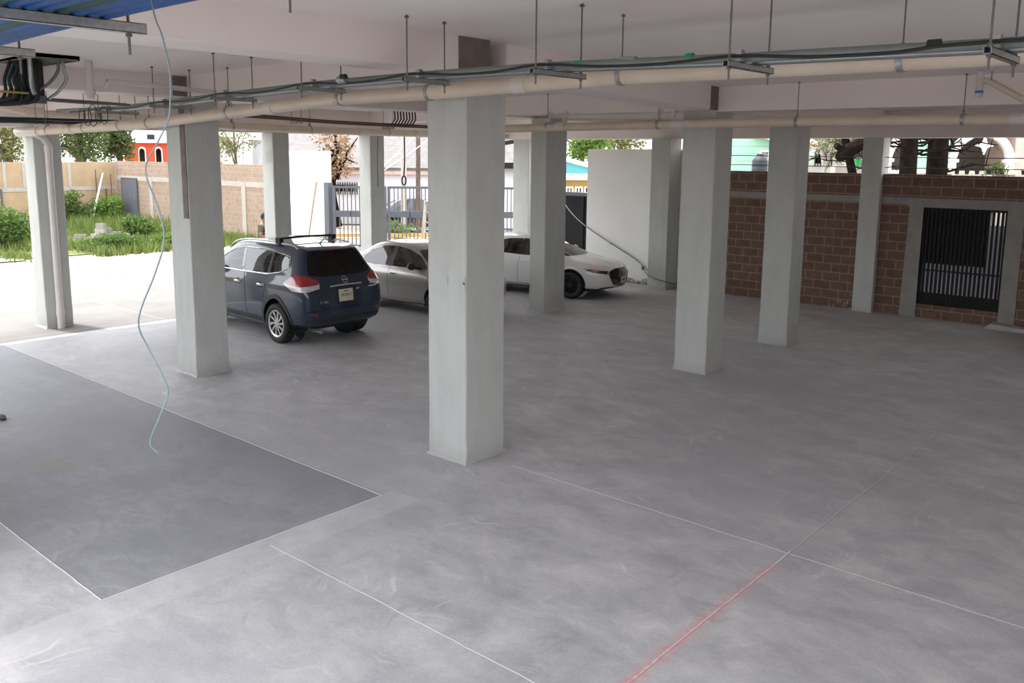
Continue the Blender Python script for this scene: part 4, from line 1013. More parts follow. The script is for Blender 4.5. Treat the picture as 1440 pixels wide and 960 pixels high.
# ---------- silver compact saloon behind the centre column
def make_silver(loc, rz, paint='paint_silver', label='silver-beige small car, mostly hidden behind the big centre column', simple=False):
    root = thing('car', loc, label, 'car', None, rz)
    S = station
    st = [  #  xl     xm     xb     xr    zb   zs   ys   ym   yk   zk    yw   zw    yr   zr    zt
        S(-2.10, -2.10, -2.05, -2.03, .34, .46, .55, .62, .60, .86, .52, .93, .42, .98, 1.00),
        S(-2.04, -2.05, -2.00, -1.98, .28, .40, .70, .76, .74, .87, .64, .95, .52, 1.00, 1.03),
        S(-1.78, -1.78, -1.74, -1.72, .24, .33, .79, .83, .81, .88, .70, .97, .56, 1.02, 1.06),
        S(-1.50, -1.50, -1.46, -1.40, .22, .31, .80, .845, .83, .885, .735, .985, .56, 1.07, 1.10),
        S(-1.22, -1.22, -1.18, -.85, .21, .30, .80, .85, .84, .89, .755, .99, .545, 1.36, 1.44),
        S(-.75, -.75, -.75, -.55, .21, .30, .80, .85, .845, .885, .765, .98, .565, 1.40, 1.495),
        S(-.20, -.20, -.20, -.15, .20, .29, .80, .85, .845, .88, .77, .97, .575, 1.41, 1.505),
        S(.40, .40, .38, .22, .20, .29, .80, .85, .845, .875, .765, .96, .56, 1.38, 1.475),
        S(.85, .85, .82, .52, .21, .30, .80, .85, .84, .87, .745, .95, .53, 1.28, 1.36),
        S(1.25, 1.25, 1.20, 1.08, .22, .31, .80, .85, .835, .86, .70, .94, .50, 1.00, 1.04),
        S(1.60, 1.60, 1.57, 1.52, .23, .33, .79, .835, .81, .83, .65, .89, .47, .925, .95),
        S(1.88, 1.88, 1.86, 1.83, .25, .36, .72, .78, .75, .77, .60, .82, .44, .845, .865),
        S(2.06, 2.06, 2.04, 2.02, .28, .40, .60, .66, .62, .70, .50, .74, .38, .755, .765)]
    wf = roundpoly([(.92, .985), (.60, 1.22), (.28, 1.355), (-.02, 1.40), (-.06, .985)], .05)
    wr = roundpoly([(-.16, .985), (-.12, 1.405), (-.45, 1.39), (-.78, 1.29), (-.98, 1.12), (-.98, 1.01)], .05)
    ws = roundpoly([(-.62, 1.00), (-.46, 1.34), (.46, 1.34), (.62, 1.00)], .05)
    back = roundpoly([(-.56, 1.10), (-.44, 1.37), (.44, 1.37), (.56, 1.10)], .05)
    H = []
    for s in (1, -1):
        for p in (wf, wr): H.append((side(s), p, lambda c, s=s: c.y * s > .35))
    H += [(FRONT, ws, lambda c: c.x > .2), (REAR, back, lambda c: c.x < -.5)]
    WR, WF, RW = -1.24, 1.24, .295
    H += arch(None, WR, RW + .02, .345, .5) + arch(None, WF, RW + .02, .345, .5)
    B, body = car_common(root, st, M[paint], H, 3 if simple else 4, .03, .06)
    for s in (1, -1):
        for nm, p in (('front_door_window', wf), ('rear_door_window', wr)):
            link(nm, panel(B, side(s), p, .001, .08, 0), M['glass_mid'], root, True, 60)
            ip = shrink(p, .022); ip = [(a, b) for a, b in ip]
            link('window_seal', panel(B, side(s), p, .004, .08, .004, hole=ip), M['gloss_black'], root)
        link('pillar_trim', panel(B, side(s), [(-.17, .985), (-.05, .985), (-.01, 1.40), (-.13, 1.405)], .003, .1, .004), M['cladding'], root)
        if not simple:
            for ln in ([(1.02, .93), (1.02, .7), (.98, .45), (.92, .31)], [(-.10, .96), (-.13, .7), (-.13, .31)], [(-1.02, 1.0), (-.98, .8), (-.86, .6), (-.82, .33)]):
                band(B, side(s), ln, .008, .0005, 'door_seam', M['black'], root)
            band(B, side(s), [(.98, .56), (.2, .575), (-.8, .60)], .020, .003, 'side_moulding', M[paint], root)
            link('sill', panel(B, side(s), [(.90, .26), (-.88, .26), (-.9, .34), (.92, .34)], .012, .1, .02), M[paint], root, True)
            for xh in (-.0, -.92):
                zz = .845
                h = B.ray_cast(V3((xh, s * 6, zz)), V3((0, -s, 0)))[0]
                MB().tube([(xh - .09, h.y, zz), (xh - .06, h.y + s * .032, zz), (xh, h.y + s * .038, zz), (xh + .06, h.y + s * .032, zz), (xh + .09, h.y, zz)], .014, 10, smooth_n=3).build('handle', M['chrome'], root, True, world=False)
            for xc in (WR, WF):
                n = 24
                o_ = [(xc + .385 * cos(-.1 + (pi + .2) * k / n), RW + .02 + .385 * sin(-.1 + (pi + .2) * k / n)) for k in range(n + 1)]
                i_ = [(xc + .342 * cos(-.1 + (pi + .2) * k / n), RW + .02 + .342 * sin(-.1 + (pi + .2) * k / n)) for k in range(n + 1)]
                link('arch_lip', panel(B, side(s), o_ + i_[::-1], .008, .05, .03), M[paint], root, True)
        mm = MB().sphere((.70, s * .96, 1.055), .115, 14, 10, (.7, .95, .72)).build('mirror', M['cladding'], root, True, world=False)
        MB().bar((.74, s * .76, .985), (.72, s * .90, 1.02), .07, .05).prism([(.62, .985), (.86, .985), (.66, 1.14)], -.775 if s > 0 else .755, -.755 if s > 0 else .775, rot('X', pi / 2)).build('mirror_arm', M['cladding'], mm, world=False)
        D = diag(1, s, 1.0); o, u, v, d = D
        uv = lambda x, y, z: ((V3((x, s * y, z)) - o).dot(u), z)
        link('headlamp', panel(B, D, [uv(1.62, .80, .80), uv(1.70, .78, .70), uv(1.98, .60, .60), uv(2.02, .42, .64), uv(1.95, .48, .75)], .01, .05, .02), M['lens_white'], root, True)
        D = diag(-1, s, 1.0); o2, u_2, v, d2 = D
        uv2 = lambda x, y, z: ((V3((x, s * y, z)) - o2).dot(u_2), z)
        link('tail_lamp', panel(B, D, [uv2(-1.80, .80, .93), uv2(-2.05, .50, .95), uv2(-2.07, .50, .78), uv2(-1.86, .80, .76)], .01, .05, .02), M['lens_red'], root, True)
    link('windscreen', panel(B, FRONT, ws, .001, .1, 0), M['glass_mid'], root, True, 60)
    link('rear_window', panel(B, REAR, back, .001, .1, 0), M['glass_mid'], root, True, 60)
    link('grille', panel(B, FRONT, roundpoly([(-.34, .66), (-.30, .54), (.30, .54), (.34, .66)], .03), .01, .05, .02), M['gloss_black'], root, True)
    link('lower_intake', panel(B, FRONT, roundpoly([(-.46, .44), (-.42, .33), (.42, .33), (.46, .44)], .03), .01, .05, .02), M['cladding'], root, True)
    MB().box(-1.8, 1.75, -.66, .66, .21, .24).build('underbody', M['cladding'], root, world=False)
    for x in (WR, WF):
        well(root, x, RW + .02, .36, .45, .78)
        for s in (1, -1): wheel(root, x, s * .735, RW, .185, .195, 5, 'star', M['alloy'])
    MB().box(-1.3, 1.1, -.68, .68, .3, .36).build('cabin_floor', M['cabin'], root, world=False)
    MB().box(.62, 1.1, -.62, .62, .5, .94).build('dashboard', M['cabin'], root, bevel=.05, world=False)
    MB().box(-1.85, -1.12, -.62, .62, .4, .93).build('parcel_shelf', M['cabin'], root, bevel=.03, world=False)
    for y in (.34, -.34): seat(root, .0, y, 1.0, .46); seat(root, -.78, y, 1.0, .46)
    MB().tube([(.35, .2, 1.46), (.2, .22, 1.58), (.05, .23, 1.68)], [.010, .004, .003], 6).build('antenna', M['black'], root, True, world=False)
    return root
make_silver((-14.25, 13.17, 0), radians(4.9))

# ---------- white hatchback
def make_hatch(loc, rz):
    root = thing('hatchback', loc, 'pearl white hatchback with a black grille, facing the entrance wall', 'car', None, rz)
    S = station
    st = [  #  xl     xm     xb     xr    zb   zs   ys   ym   yk   zk    yw   zw    yr   zr    zt
        S(-2.14, -2.16, -2.05, -1.98, .36, .46, .62, .70, .66, .90, .56, 1.03, .44, 1.10, 1.14),
        S(-2.10, -2.12, -1.98, -1.86, .28, .40, .76, .82, .78, .91, .66, 1.04, .52, 1.13, 1.18),
        S(-1.85, -1.85, -1.76, -1.62, .23, .33, .85, .89, .86, .91, .74, 1.05, .56, 1.22, 1.29),
        S(-1.40, -1.40, -1.36, -1.22, .21, .30, .86, .90, .885, .905, .78, 1.03, .56, 1.33, 1.39),
        S(-.75, -.75, -.75, -.65, .20, .29, .86, .895, .89, .895, .79, .985, .575, 1.355, 1.425),
        S(-.10, -.10, -.10, -.08, .20, .29, .86, .895, .885, .885, .79, .965, .58, 1.36, 1.435),
        S(.45, .45, .42, .22, .20, .29, .86, .895, .885, .875, .785, .955, .565, 1.335, 1.41),
        S(.95, .95, .92, .54, .20, .29, .86, .895, .885, .865, .765, .945, .54, 1.25, 1.32),
        S(1.28, 1.28, 1.26, 1.12, .21, .30, .86, .895, .88, .855, .74, .93, .52, .985, 1.02),
        S(1.55, 1.55, 1.52, 1.48, .22, .31, .86, .895, .87, .83, .70, .89, .50, .925, .945),
        S(1.88, 1.88, 1.86, 1.84, .23, .33, .81, .85, .81, .79, .64, .85, .46, .88, .895),
        S(2.10, 2.10, 2.08, 2.06, .24, .36, .70, .735, .69, .73, .54, .795, .40, .825, .835),
        S(2.24, 2.24, 2.22, 2.20, .27, .40, .52, .55, .52, .66, .42, .72, .32, .745, .752)]
    wf = roundpoly([(.93, .965), (.60, 1.19), (.28, 1.32), (.02, 1.355), (-.02, .975)], .04)
    wr = roundpoly([(-.12, .98), (-.08, 1.355), (-.45, 1.34), (-.82, 1.27), (-1.08, 1.13), (-1.10, 1.03)], .05)
    ws = roundpoly([(-.66, .99), (-.48, 1.30), (.48, 1.30), (.66, .99)], .05)
    back = roundpoly([(-.50, 1.13), (-.44, 1.28), (.44, 1.28), (.50, 1.13)], .04)
    H = []
    for s in (1, -1):
        for p in (wf, wr): H.append((side(s), p, lambda c, s=s: c.y * s > .35))
    H += [(FRONT, ws, lambda c: c.x > .2), (REAR, back, lambda c: c.x < -1)]
    WR, WF, RW = -1.40, 1.315, .325
    H += arch(None, WR, RW + .015, .36, .5) + arch(None, WF, RW + .015, .36, .5)
    B, body = car_common(root, st, M['paint_white'], H, 4, .05, .10)
    for s in (1, -1):
        for nm, p in (('front_door_window', wf), ('rear_door_window', wr)):
            link(nm, panel(B, side(s), p, .001, .08, 0), M['glass_mid'], root, True, 60)
            link('window_seal', panel(B, side(s), p, .004, .08, .004, hole=shrink(p, .02)), M['gloss_black'], root)
        link('pillar_trim', panel(B, side(s), [(-.13, .975), (-.01, .975), (.03, 1.35), (-.09, 1.355)], .003, .1, .004), M['gloss_black'], root)
        for ln in ([(1.05, .92), (1.06, .7), (1.0, .45), (.92, .31)], [(-.07, .95), (-.10, .7), (-.10, .31)], [(-1.12, 1.0), (-1.06, .8), (-.94, .6), (-.90, .33)]):
            band(B, side(s), ln, .008, .0005, 'door_seam', M['black'], root)
        for xh in (.05, -.95):
            zz = .83
            h = B.ray_cast(V3((xh, s * 6, zz)), V3((0, -s, 0)))[0]
            MB().tube([(xh - .09, h.y, zz), (xh - .06, h.y + s * .03, zz), (xh, h.y + s * .036, zz), (xh + .06, h.y + s * .03, zz), (xh + .09, h.y, zz)], .014, 10, smooth_n=3).build('handle', M['paint_white'], root, True, world=False)
        link('sill', panel(B, side(s), [(.95, .22), (-.95, .22), (-.96, .28), (.96, .28)], .010, .1, .02), M['cladding'], root, True)
        for xc in (WR, WF):
            n = 24
            o_ = [(xc + .385 * cos(-.05 + (pi + .1) * k / n), RW + .015 + .385 * sin(-.05 + (pi + .1) * k / n)) for k in range(n + 1)]
            i_ = [(xc + .358 * cos(-.05 + (pi + .1) * k / n), RW + .015 + .358 * sin(-.05 + (pi + .1) * k / n)) for k in range(n + 1)]
            link('arch_lip', panel(B, side(s), o_ + i_[::-1], .003, .05, .03), M['gloss_black'], root, True)
        mm = MB().sphere((.62, s * .98, 1.03), .10, 14, 10, (.75, 1.0, .7)).build('mirror', M['paint_white'], root, True, world=False)
        MB().bar((.66, s * .78, .965), (.64, s * .94, 1.0), .07, .045).build('mirror_arm', M['gloss_black'], mm, world=False)
        D = diag(1, s, .9); o, u, v, d = D
        uv = lambda x, y, z: ((V3((x, s * y, z)) - o).dot(u), z)
        link('headlamp', panel(B, D, [uv(1.66, .86, .735), uv(1.82, .84, .735), uv(2.10, .64, .700), uv(2.22, .44, .675), uv(2.22, .42, .60), uv(2.12, .62, .62), uv(1.86, .83, .675)], .008, .05, .02), M['lens_black'], root, True)
        tag(link('indicator', panel(B, D, [uv(1.80, .845, .715), uv(1.98, .75, .71), uv(2.0, .73, .675), uv(1.90, .80, .675)], .014, .05, .01), M['lens_amber'], root, True), 'glowing-orange front indicator')
        MB().sphere((0, 0, 0), .001).v
        D2 = diag(-1, s, 1.0); o2, u_2, v, d2 = D2
        uv2 = lambda x, y, z: ((V3((x, s * y, z)) - o2).dot(u_2), z)
        link('tail_lamp', panel(B, D2, [uv2(-1.86, .85, .90), uv2(-2.10, .55, .90), uv2(-2.12, .55, .80), uv2(-1.92, .84, .80)], .01, .05, .02), M['lens_red'], root, True)
    link('windscreen', panel(B, FRONT, ws, .001, .1, 0), M['glass_mid'], root, True, 60)
    link('rear_window', panel(B, REAR, back, .001, .1, 0), M['glass_rear'], root, True, 60)
    gp = roundpoly([(-.52, .70), (-.58, .58), (-.45, .37), (-.2, .33), (.2, .33), (.45, .37), (.58, .58), (.52, .70), (.3, .73), (-.3, .73)], .03)
    g = link('grille', panel(B, FRONT, gp, .010, .05, .03), M['lens_black'], root, True)
    # chrome lower wing of the grille
    band(B, FRONT, [(-.56, .60), (-.44, .365), (-.2, .325), (.2, .325), (.44, .365), (.56, .60)], .022, .014, 'grille_wing', M['gloss_black'], root)
    fx = lambda y, z: B.ray_cast(V3((6, y, z)), V3((-1, 0, 0)))[0].x
    tz = lambda z0, z1: atan2(fx(0, z1) - fx(0, z0), z1 - z0)
    RF = lambda t: rot('Y', t) @ Matrix(((0, 0, 1, 0), (1, 0, 0, 0), (0, 1, 0, 0), (0, 0, 0, 1)))
    xe = fx(0, .60) + .018; A = trs(xe, 0, .60) @ rot('Y', pi / 2 + tz(.57, .63))
    em = MB().lathe([(.055, -.006), (.066, -.006), (.066, .006), (.055, .006)], 28, A @ Matrix.Diagonal((.8, 1, 1, 1)), True).build('emblem', M['chrome'], root, True, world=False)
    w_ = [(-.048, .02, 0), (-.03, .028, .004), (-.012, .0, .008), (0, -.02, .008), (.012, .0, .008), (.03, .028, .004), (.048, .02, 0)]
    MB().tube([A @ V3((-b, a, c)) for a, b, c in w_], .007, 8).build('emblem_wing', M['chrome'], em, True, world=False)
    xp = fx(0, .44) + .022; tp = tz(.40, .48)
    pl = MB().obox((xp, -.02, .445), (.008, .30, .15), rot('Y', tp)).build('number_plate', M['plate_cream'], root, bevel=.003, world=False)
    emb_text('UZR-84-B', .05, 'plate_number', M['ink'], pl, (xp + .006, -.02, .445), RF(tp))
    link('lip', panel(B, FRONT, [(-.66, .24), (.66, .24), (.70, .30), (.3, .305), (-.3, .305), (-.70, .30)], .020, .06, .05), M['lens_black'], root, True)
    for s in (1, -1):
        D = diag(1, s, .8); o, u, v, d = D
        uv = lambda x, y, z: ((V3((x, s * y, z)) - o).dot(u), z)
        link('corner_lip', panel(B, D, [uv(1.86, .80, .235), uv(2.2, .4, .24), uv(2.2, .4, .31), uv(2.08, .62, .31), uv(1.97, .74, .25)], .018, .05, .04), M['lens_black'], root, True)
    MB().box(-1.8, 1.9, -.7, .7, .19, .22).build('underbody', M['cladding'], root, world=False)
    for x in (WR, WF):
        well(root, x, RW + .015, .37, .48, .83)
        for s in (1, -1): wheel(root, x, s * .785, RW, .215, .232, 10, 'thin', M['alloy_dark'])
    MB().box(-1.5, 1.1, -.72, .72, .3, .36).build('cabin_floor', M['cabin'], root, world=False)
    MB().box(.65, 1.1, -.66, .66, .5, .92).build('dashboard', M['cabin'], root, bevel=.05, world=False)
    for y in (.36, -.36): seat(root, .0, y, .98, .46); seat(root, -.82, y, .98, .46)
    return root
make_hatch((-13.85, 16.90, 0), radians(13))
M['yard'] = plain('blue_grey_screen', (.075, .09, .12), .8)
M['pale_wood'] = plain('pale_wood', (.62, .55, .44), .6)
# ------------------------------------------------------------------ boundary walls, gates and the yard
def hor(px): return 209.2 + .0088 * px
def at(px, D, z=0):
    k = (px - 720) / F_PX
    return V3((D * (sin(yaw) + cos(yaw) * k), D * (cos(yaw) - sin(yaw) * k), z))
def zat(px, y, D): return 3.42 - (y - hor(px)) / F_PX * D
# brown block wall on the right, with a barred gate
GX0, GX1, GZ0, GZ1 = -5.52, -3.93, .30, 2.37
yb0, yb1 = 19.65, 19.80
wb = MB().box(-10.4, GX0, yb0, yb1, -.1, 3.05).box(GX1, 9, yb0, yb1, -.1, 3.05).box(GX0, GX1, yb0, yb1, -.1, GZ0).box(GX0, GX1, yb0, yb1, GZ1, 3.05)
struct(wb.build('wall_back', M['brick']))
struct(MB().box(-10.4, GX0 - .3, yb0 - .012, yb1 + .01, 2.42, 2.56).build('trim_1', M['cement']))
struct(MB().box(GX0 - .32, GX1 + .32, yb0 - .016, yb1 + .012, GZ1, 2.56).build('trim_2', M['cement']))
struct(MB().box(GX1 + .32, 9, yb0 - .012, yb1 + .01, 2.42, 2.56).build('trim_3', M['cement']))
struct(MB().prism([(GX0 - .34, 0), (GX0, 0), (GX0, GZ1), (GX0 - .28, GZ1)], -yb1 - .012, -yb0 + .018, rot('X', pi / 2)).build('trim_4', M['cement']))
struct(MB().prism([(GX1, 0), (GX1 + .30, 0), (GX1 + .3, GZ1), (GX1, GZ1)], -yb1 - .012, -yb0 + .018, rot('X', pi / 2)).build('trim_5', M['cement']))
struct(MB().prism([(GX1 - .18, 0), (GX1 + .7, 0), (GX1 + .6, .06), (GX1 - .06, .11)], -yb0, -19.3, rot('X', pi / 2)).build('trim_6', M['floor']))
g = thing('barred_gate', ((GX0 + GX1) / 2, 19.72, 0), 'black barred gate set in the brown brick wall', 'gate')
MB().box(GX0, GX0 + .05, 19.70, 19.75, GZ0, GZ1).box(GX1 - .05, GX1, 19.70, 19.75, GZ0, GZ1).box(GX0 + .05, GX1 - .05, 19.70, 19.75, GZ0, GZ0 + .26).box(GX0 + .05, GX1 - .05, 19.70, 19.75, GZ1 - .05, GZ1).build('frame', M['black_metal'], g)
MB().box(GX0 + .05, GX1 - .32, 19.745, 19.752, 1.18, GZ1 - .05).build('sheet', M['black_metal'], g)
MB().box(GX0 + .05, GX1 - .05, 19.70, 19.74, 1.02, 1.06).build('rail', M['black_metal'], g)
n = 18
for k in range(n):
    x = GX0 + .09 + (GX1 - GX0 - .18) * k / (n - 1)
    MB().box(x - .024, x + .024, 19.69, 19.73, GZ0 + .02, GZ1 - .02).build('bar', M['black_metal'], g)
# added low screen; its blue-grey colour stands for dim light between the bars
MB().box(-8.5, -1, 22.0, 22.1, 0, 1.9).build('gap_tone_screen', M['yard'])
tag(bpy.data.objects['gap_tone_screen'], 'pale low screen glimpsed through the barred gate', 'screen')
for k, z in enumerate((3.2, 3.42)):
    o = MB().tube([(-10.4, 19.72, z), (-5, 19.72, z - .015), (0, 19.72, z + .01), (6, 19.72, z)], .009, 6).build('fence_wire', M['black'])
    tag(o, ('lower', 'upper')[k] + ' fence wire strung above the brown brick wall', 'wire', 'wires above the brick wall')
for k, x in enumerate((-10.2, -3.0, 2.5)):
    tag(MB().tube([(x, 19.72, 3.0), (x, 19.72, 3.5)], .015, 8).build('wire_post', M['steel_dark']), ('short wire post on the brick wall behind the far columns', 'short wire post on the brick wall above the barred gate', 'short wire post on the brick wall beyond the picture')[k], 'post')
# rubble at the foot of the walls
rnd = random.Random(5)
def stone(c, r, name, mat, label, cat, grp):
    bm = bmesh.new(); bmesh.ops.create_icosphere(bm, subdivisions=2, radius=r)
    for v_ in bm.verts: v_.co = V3((v_.co.x * 1.3, v_.co.y, v_.co.z * .75)) * rnd.uniform(.82, 1.15)
    for v_ in bm.verts: v_.co += V3(c)
    me = bpy.data.meshes.new(name); bm.to_mesh(me); bm.free()
    return tag(link(name, me, mat), label, cat, grp)
for k in range(11):
    x = -12.9 + .17 * k + rnd.uniform(-.05, .05); r = rnd.uniform(.045, .11)
    if -12.1 < x < -11.4: continue
    stone((x, 19.66 + rnd.uniform(-.1, .05), r * .6), r, 'rubble_stone', M['palecement'], 'lump of rubble at the foot of the white entrance wall', 'stone', 'rubble by the white wall')
stone((-11.95, 3.8, .03), .055, 'debris_lump', M['stub'], 'small dark lump of debris on the floor at the picture edge', 'debris', None)
# white entrance walls
struct(MB().box(-14.45, -10.4, 19.8, 20.0, -.1, 3.56).build('wall_white', M['white']))
tag(MB().tube([(-12.0, 19.79, 2.36), (-11.93, 19.74, 2.37), (-11.9, 19.73, 2.42), (-11.84, 19.76, 2.38)], .014, 8, smooth_n=3).build('wall_hook', M['black']), 'small black hook fixed high on the white entrance wall', 'hook')
tag(MB().tube([(-12.55, 19.79, .42), (-12.5, 19.75, .45), (-12.5, 19.75, .36)], .03, 8).build('wall_outlet', M['black']), 'small dark outlet low on the white wall by the hatchback nose', 'outlet')
cp = [(-16.5, 21.1, 2.25), (-15.4, 20.3, 1.75), (-14.4, 19.75, 1.40), (-13.6, 19.74, 1.02), (-12.6, 19.72, .56), (-11.9, 19.15, .30), (-10.8, 19.3, .12), (-9.6, 19.5, .03)]
gw = thing('guy_cable', (-13, 19.7, 0), 'grey cable slanting down across the white entrance wall', 'cable')
MB().tube(cp, .013, 8, smooth_n=6).build('cable', M['steel_dark'], gw, True)
MB().sphere((-13.55, 19.72, 1.0), .032, 10, 8).build('turnbuckle', M['steel'], gw, True)
struct(MB().box(-27.81, -25.85, 19.2, 19.67, -.1, 3.45).build('wall_panel', M['white']))
tag(MB().bar((-26.42, 18.95, 0), (-26.08, 19.17, 2.35), .05).build('wooden_stake', M['wood']), 'thin brown wooden stake leaning on the sunlit white wall', 'stake')
# block wall and tan wall round the plot
struct(MB().box(-42, -27.81, 19.2, 19.4, -.1, 2.9).build('wall_block', M['block_tan']))
struct(MB().box(-42, -27.81, 19.185, 19.41, 2.02, 2.22).build('trim_7', M['palecement']))
for k, x in enumerate((-42.05, -38.55, -34.6, -30.9)):
    struct(MB().box(x - .14, x + .14, 19.17, 19.42, -.1, 2.9 if k == 0 else 2.22).build('trim_%d' % (8 + k), M['palecement']))
struct(MB().box(-42.2, -42, -12, 19.2, -.1, 2.85).build('wall_tan', M['tan']))
struct(MB().box(-42.22, -41.98, -12, 19.2, 1.55, 1.72).build('trim_12', M['palecement']))
for k, y in enumerate((14.3, 15.1, 17.05)): struct(MB().box(-42.22, -41.97, y - .07, y + .07, 1.72, 2.85).build('trim_%d' % (13 + k), M['palecement']))
dr = thing('metal_door', (-40.55, 19.15, 0), 'plain dark grey metal door in the tan block wall', 'door')
MB().box(-41.3, -39.85, 19.13, 19.19, .32, 2.1).build('leaf', M['door_grey'], dr)
MB().box(-41.36, -41.3, 19.12, 19.2, .3, 2.14).box(-39.85, -39.79, 19.12, 19.2, .3, 2.14).box(-41.3, -39.85, 19.12, 19.2, 2.1, 2.14).build('frame', M['steel_dark'], dr)
MB().tube([(-39.97, 19.13, 1.15), (-39.97, 19.08, 1.15), (-39.97, 19.08, 1.3), (-39.97, 19.13, 1.3)], .015, 8).build('handle', M['steel'], dr, True)
# street gate: two barred leaves
A0, A1 = V3((-25.0, 19.05, 0)), V3((-20.0, 23.5, 0))
def gate_leaf(t0, t1, label, mat):
    a = A0 + (A1 - A0) * t0; b = A0 + (A1 - A0) * t1; L = (b - a).length; th = atan2(b.y - a.y, b.x - a.x)
    g = thing('street_gate', a, label, 'gate', None, th)
    for x in (.05, L - .05): MB().box(x - .05, x + .05, -.04, .04, .02, 2.24).build('post', mat, g, world=False)
    MB().box(.1, L - .1, -.03, .03, 2.16, 2.24).build('top_rail', mat, g, world=False)
    MB().box(.1, L - .1, -.03, .03, .08, .16).build('bottom_rail', mat, g, world=False)
    mp = MB().box(.1, L - .1, -.03, .03, 1.15, 1.37).build('mid_panel', mat, g, world=False)
    m = int(L / .8)
    for k in range(1, m + 1): MB().box(L * k / (m + 1) - .012, L * k / (m + 1) + .012, -.036, -.03, 1.16, 1.36).build('panel_joint', M['black_metal'], mp, world=False)
    n = int((L - .2) / .135)
    for k in range(1, n):
        x = .1 + (L - .2) * k / n; MB().box(x - .017, x + .017, -.017, .017, .16, 2.16).build('bar', mat, g, world=False)
gate_leaf(.0, .285, 'grey barred gate leaf beside the sunlit white wall', M['grey_gate'])
gate_leaf(.29, 1.0, 'grey barred gate leaf behind the silver car and the centre column', M['grey_gate'])
tag(MB().box(-25.35, -25.1, 18.95, 19.15, 0, 2.35).build('gate_post', M['grey_gate']), 'dark square gate post between the white wall and the barred gate', 'post')
bg_ = thing('sheet_gate', (-15.9, 21, 0), 'black sheet-metal gate with a grey top rail beside the white entrance wall', 'gate')
MB().box(-17.3, -14.5, 21.0, 21.03, .05, 2.18).build('sheet', M['black_metal'], bg_)
MB().box(-17.3, -14.5, 20.97, 21.06, 2.18, 2.29).build('top_rail', M['grey_gate'], bg_)
for x in (-17.27, -16.35, -15.45, -14.53): MB().box(x - .03, x + .03, 20.96, 21.0, .05, 2.18).build('stile', M['black_metal'], bg_)
# stepladder by the gate
LD = at(606, 25.2)
ld = thing('stepladder', LD, 'pale wooden stepladder standing inside the street gate', 'ladder', None, .9)
for s in (1, -1):
    MB().bar((s * .32, -.55, 0), (s * .17, 0, 2.0), .07, .03).build('rail', M['pale_wood'], ld, world=False)
    MB().bar((s * .32, .55, 0), (s * .17, .03, 2.0), .06, .03).build('back_leg', M['pale_wood'], ld, world=False)
for k in range(6):
    t = (k + 1) / 7; w_ = .32 - .15 * t
    MB().box(-w_, w_, -.55 + .55 * t - .05, -.55 + .55 * t + .05, 2 * t - .02, 2 * t + .02).build('tread', M['pale_wood'], ld, world=False)
MB().box(-.2, .2, -.08, .14, 2.0, 2.04).build('top_board', M['pale_wood'], ld, world=False)
M['porch'] = m_plaster('brown_porch_wall', (.13, .11, .095), .1, 2)
M['bark'] = plain('grey_brown_bark', (.12, .09, .07), .9, var=.35, scale=5, bump=.5)
M['bark_dark'] = plain('dark_bark', (.012, .009, .0075), 1.0, var=.4, scale=5, bump=.6, spec=.03)
M['rust'] = plain('rust', (.16, .07, .04), .8, var=.3)
M['leaf_dark'] = m_leaf('dark_green_leaves', (.035, .06, .018), (.14, .19, .06))
M['leaf_olive'] = m_leaf('olive_leaves', (.09, .11, .035), (.26, .27, .12))
M['leaf_bright'] = m_leaf('bright_green_leaves', (.06, .14, .022), (.20, .31, .06))
M['leaf_brown'] = m_leaf('dry_brown_leaves', (.15, .09, .045), (.44, .29, .17), .25)
M['leaf_grass'] = m_leaf('grass_blades', (.075, .115, .022), (.22, .28, .085), .35)
M['leaf_weed'] = m_leaf('weed_leaves', (.05, .105, .02), (.15, .235, .065), .35)
M['petal'] = plain('yellow_petals', (.75, .52, .02), .6)
M['gravel'] = plain('pale_gravel', (.46, .44, .42), .95, var=.3, scale=30, bump=.8)

M['turf'] = m_plaster('mossy_turf', (.12, .14, .05), .45, 1.6)
M['yellow_pale'] = m_plaster('cream_ledge', (.70, .62, .50))
def cblock(c, rz, i, lab):
    o = thing('concrete_block', c, lab, 'block', 'blocks of the pile in the grass', rz)
    MB().box(-.2, .2, -.075, -.05, 0, .19).box(-.2, .2, .05, .075, 0, .19).box(-.2, -.17, -.05, .05, 0, .19).box(.17, .2, -.05, .05, 0, .19).box(-.015, .015, -.05, .05, 0, .19).build('block_shell', M['cement' if i % 3 else 'palecement'], o, world=False)
PB = V3((-34.3, 14.75, 0)); rnd = random.Random(8)
for i, (dx, dy, z, r) in enumerate([(0, 0, 0, .2), (.25, .5, 0, 1.4), (-.2, -.5, 0, .9), (.1, .15, .2, .5), (-.1, .45, .2, 1.6), (.05, .2, .4, .3), (.4, 1.1, 0, .2), (.3, 1.5, 0, .4), (-.5, 1.0, 0, 1.2), (.35, 1.3, .2, .3), (-1.2, -1.3, 0, .4), (.5, .1, 0, 1.5)]):
    cblock((PB.x + dx, PB.y + dy, z), r, i, 'concrete block in the pile lying in the grass' + (', topmost' if i == 5 else ''))
tag(MB().bar((-40.4, 17.2, 0), (-41.9, 18.55, 2.35), .09, .04).build('leaning_plank', M['palecement']), 'pale plank leaning against the tan wall by the bushes', 'plank')
for k, (x, y, h) in enumerate(((-41.9, 18.2, 2.5), (-41.8, 18.6, 1.6), (-41.8, 18.85, 2.3))):
    tag(MB().tube([(x, y, 0), (x + .02, y, h)], .035 if k == 1 else .02, 6).build('rusty_rod', M['rust']), ('taller thin rusty rod', 'short thick rusty rod', 'rusty rod beside the pale post')[k] + ' standing by the tan wall', 'rod')
tag(MB().tube([(-41.8, 14.05, 0), (-41.8, 14.05, 1.7)], .05, 8).build('fence_post', M['grey_gate']), 'grey post in front of the tan wall at the picture edge', 'post')

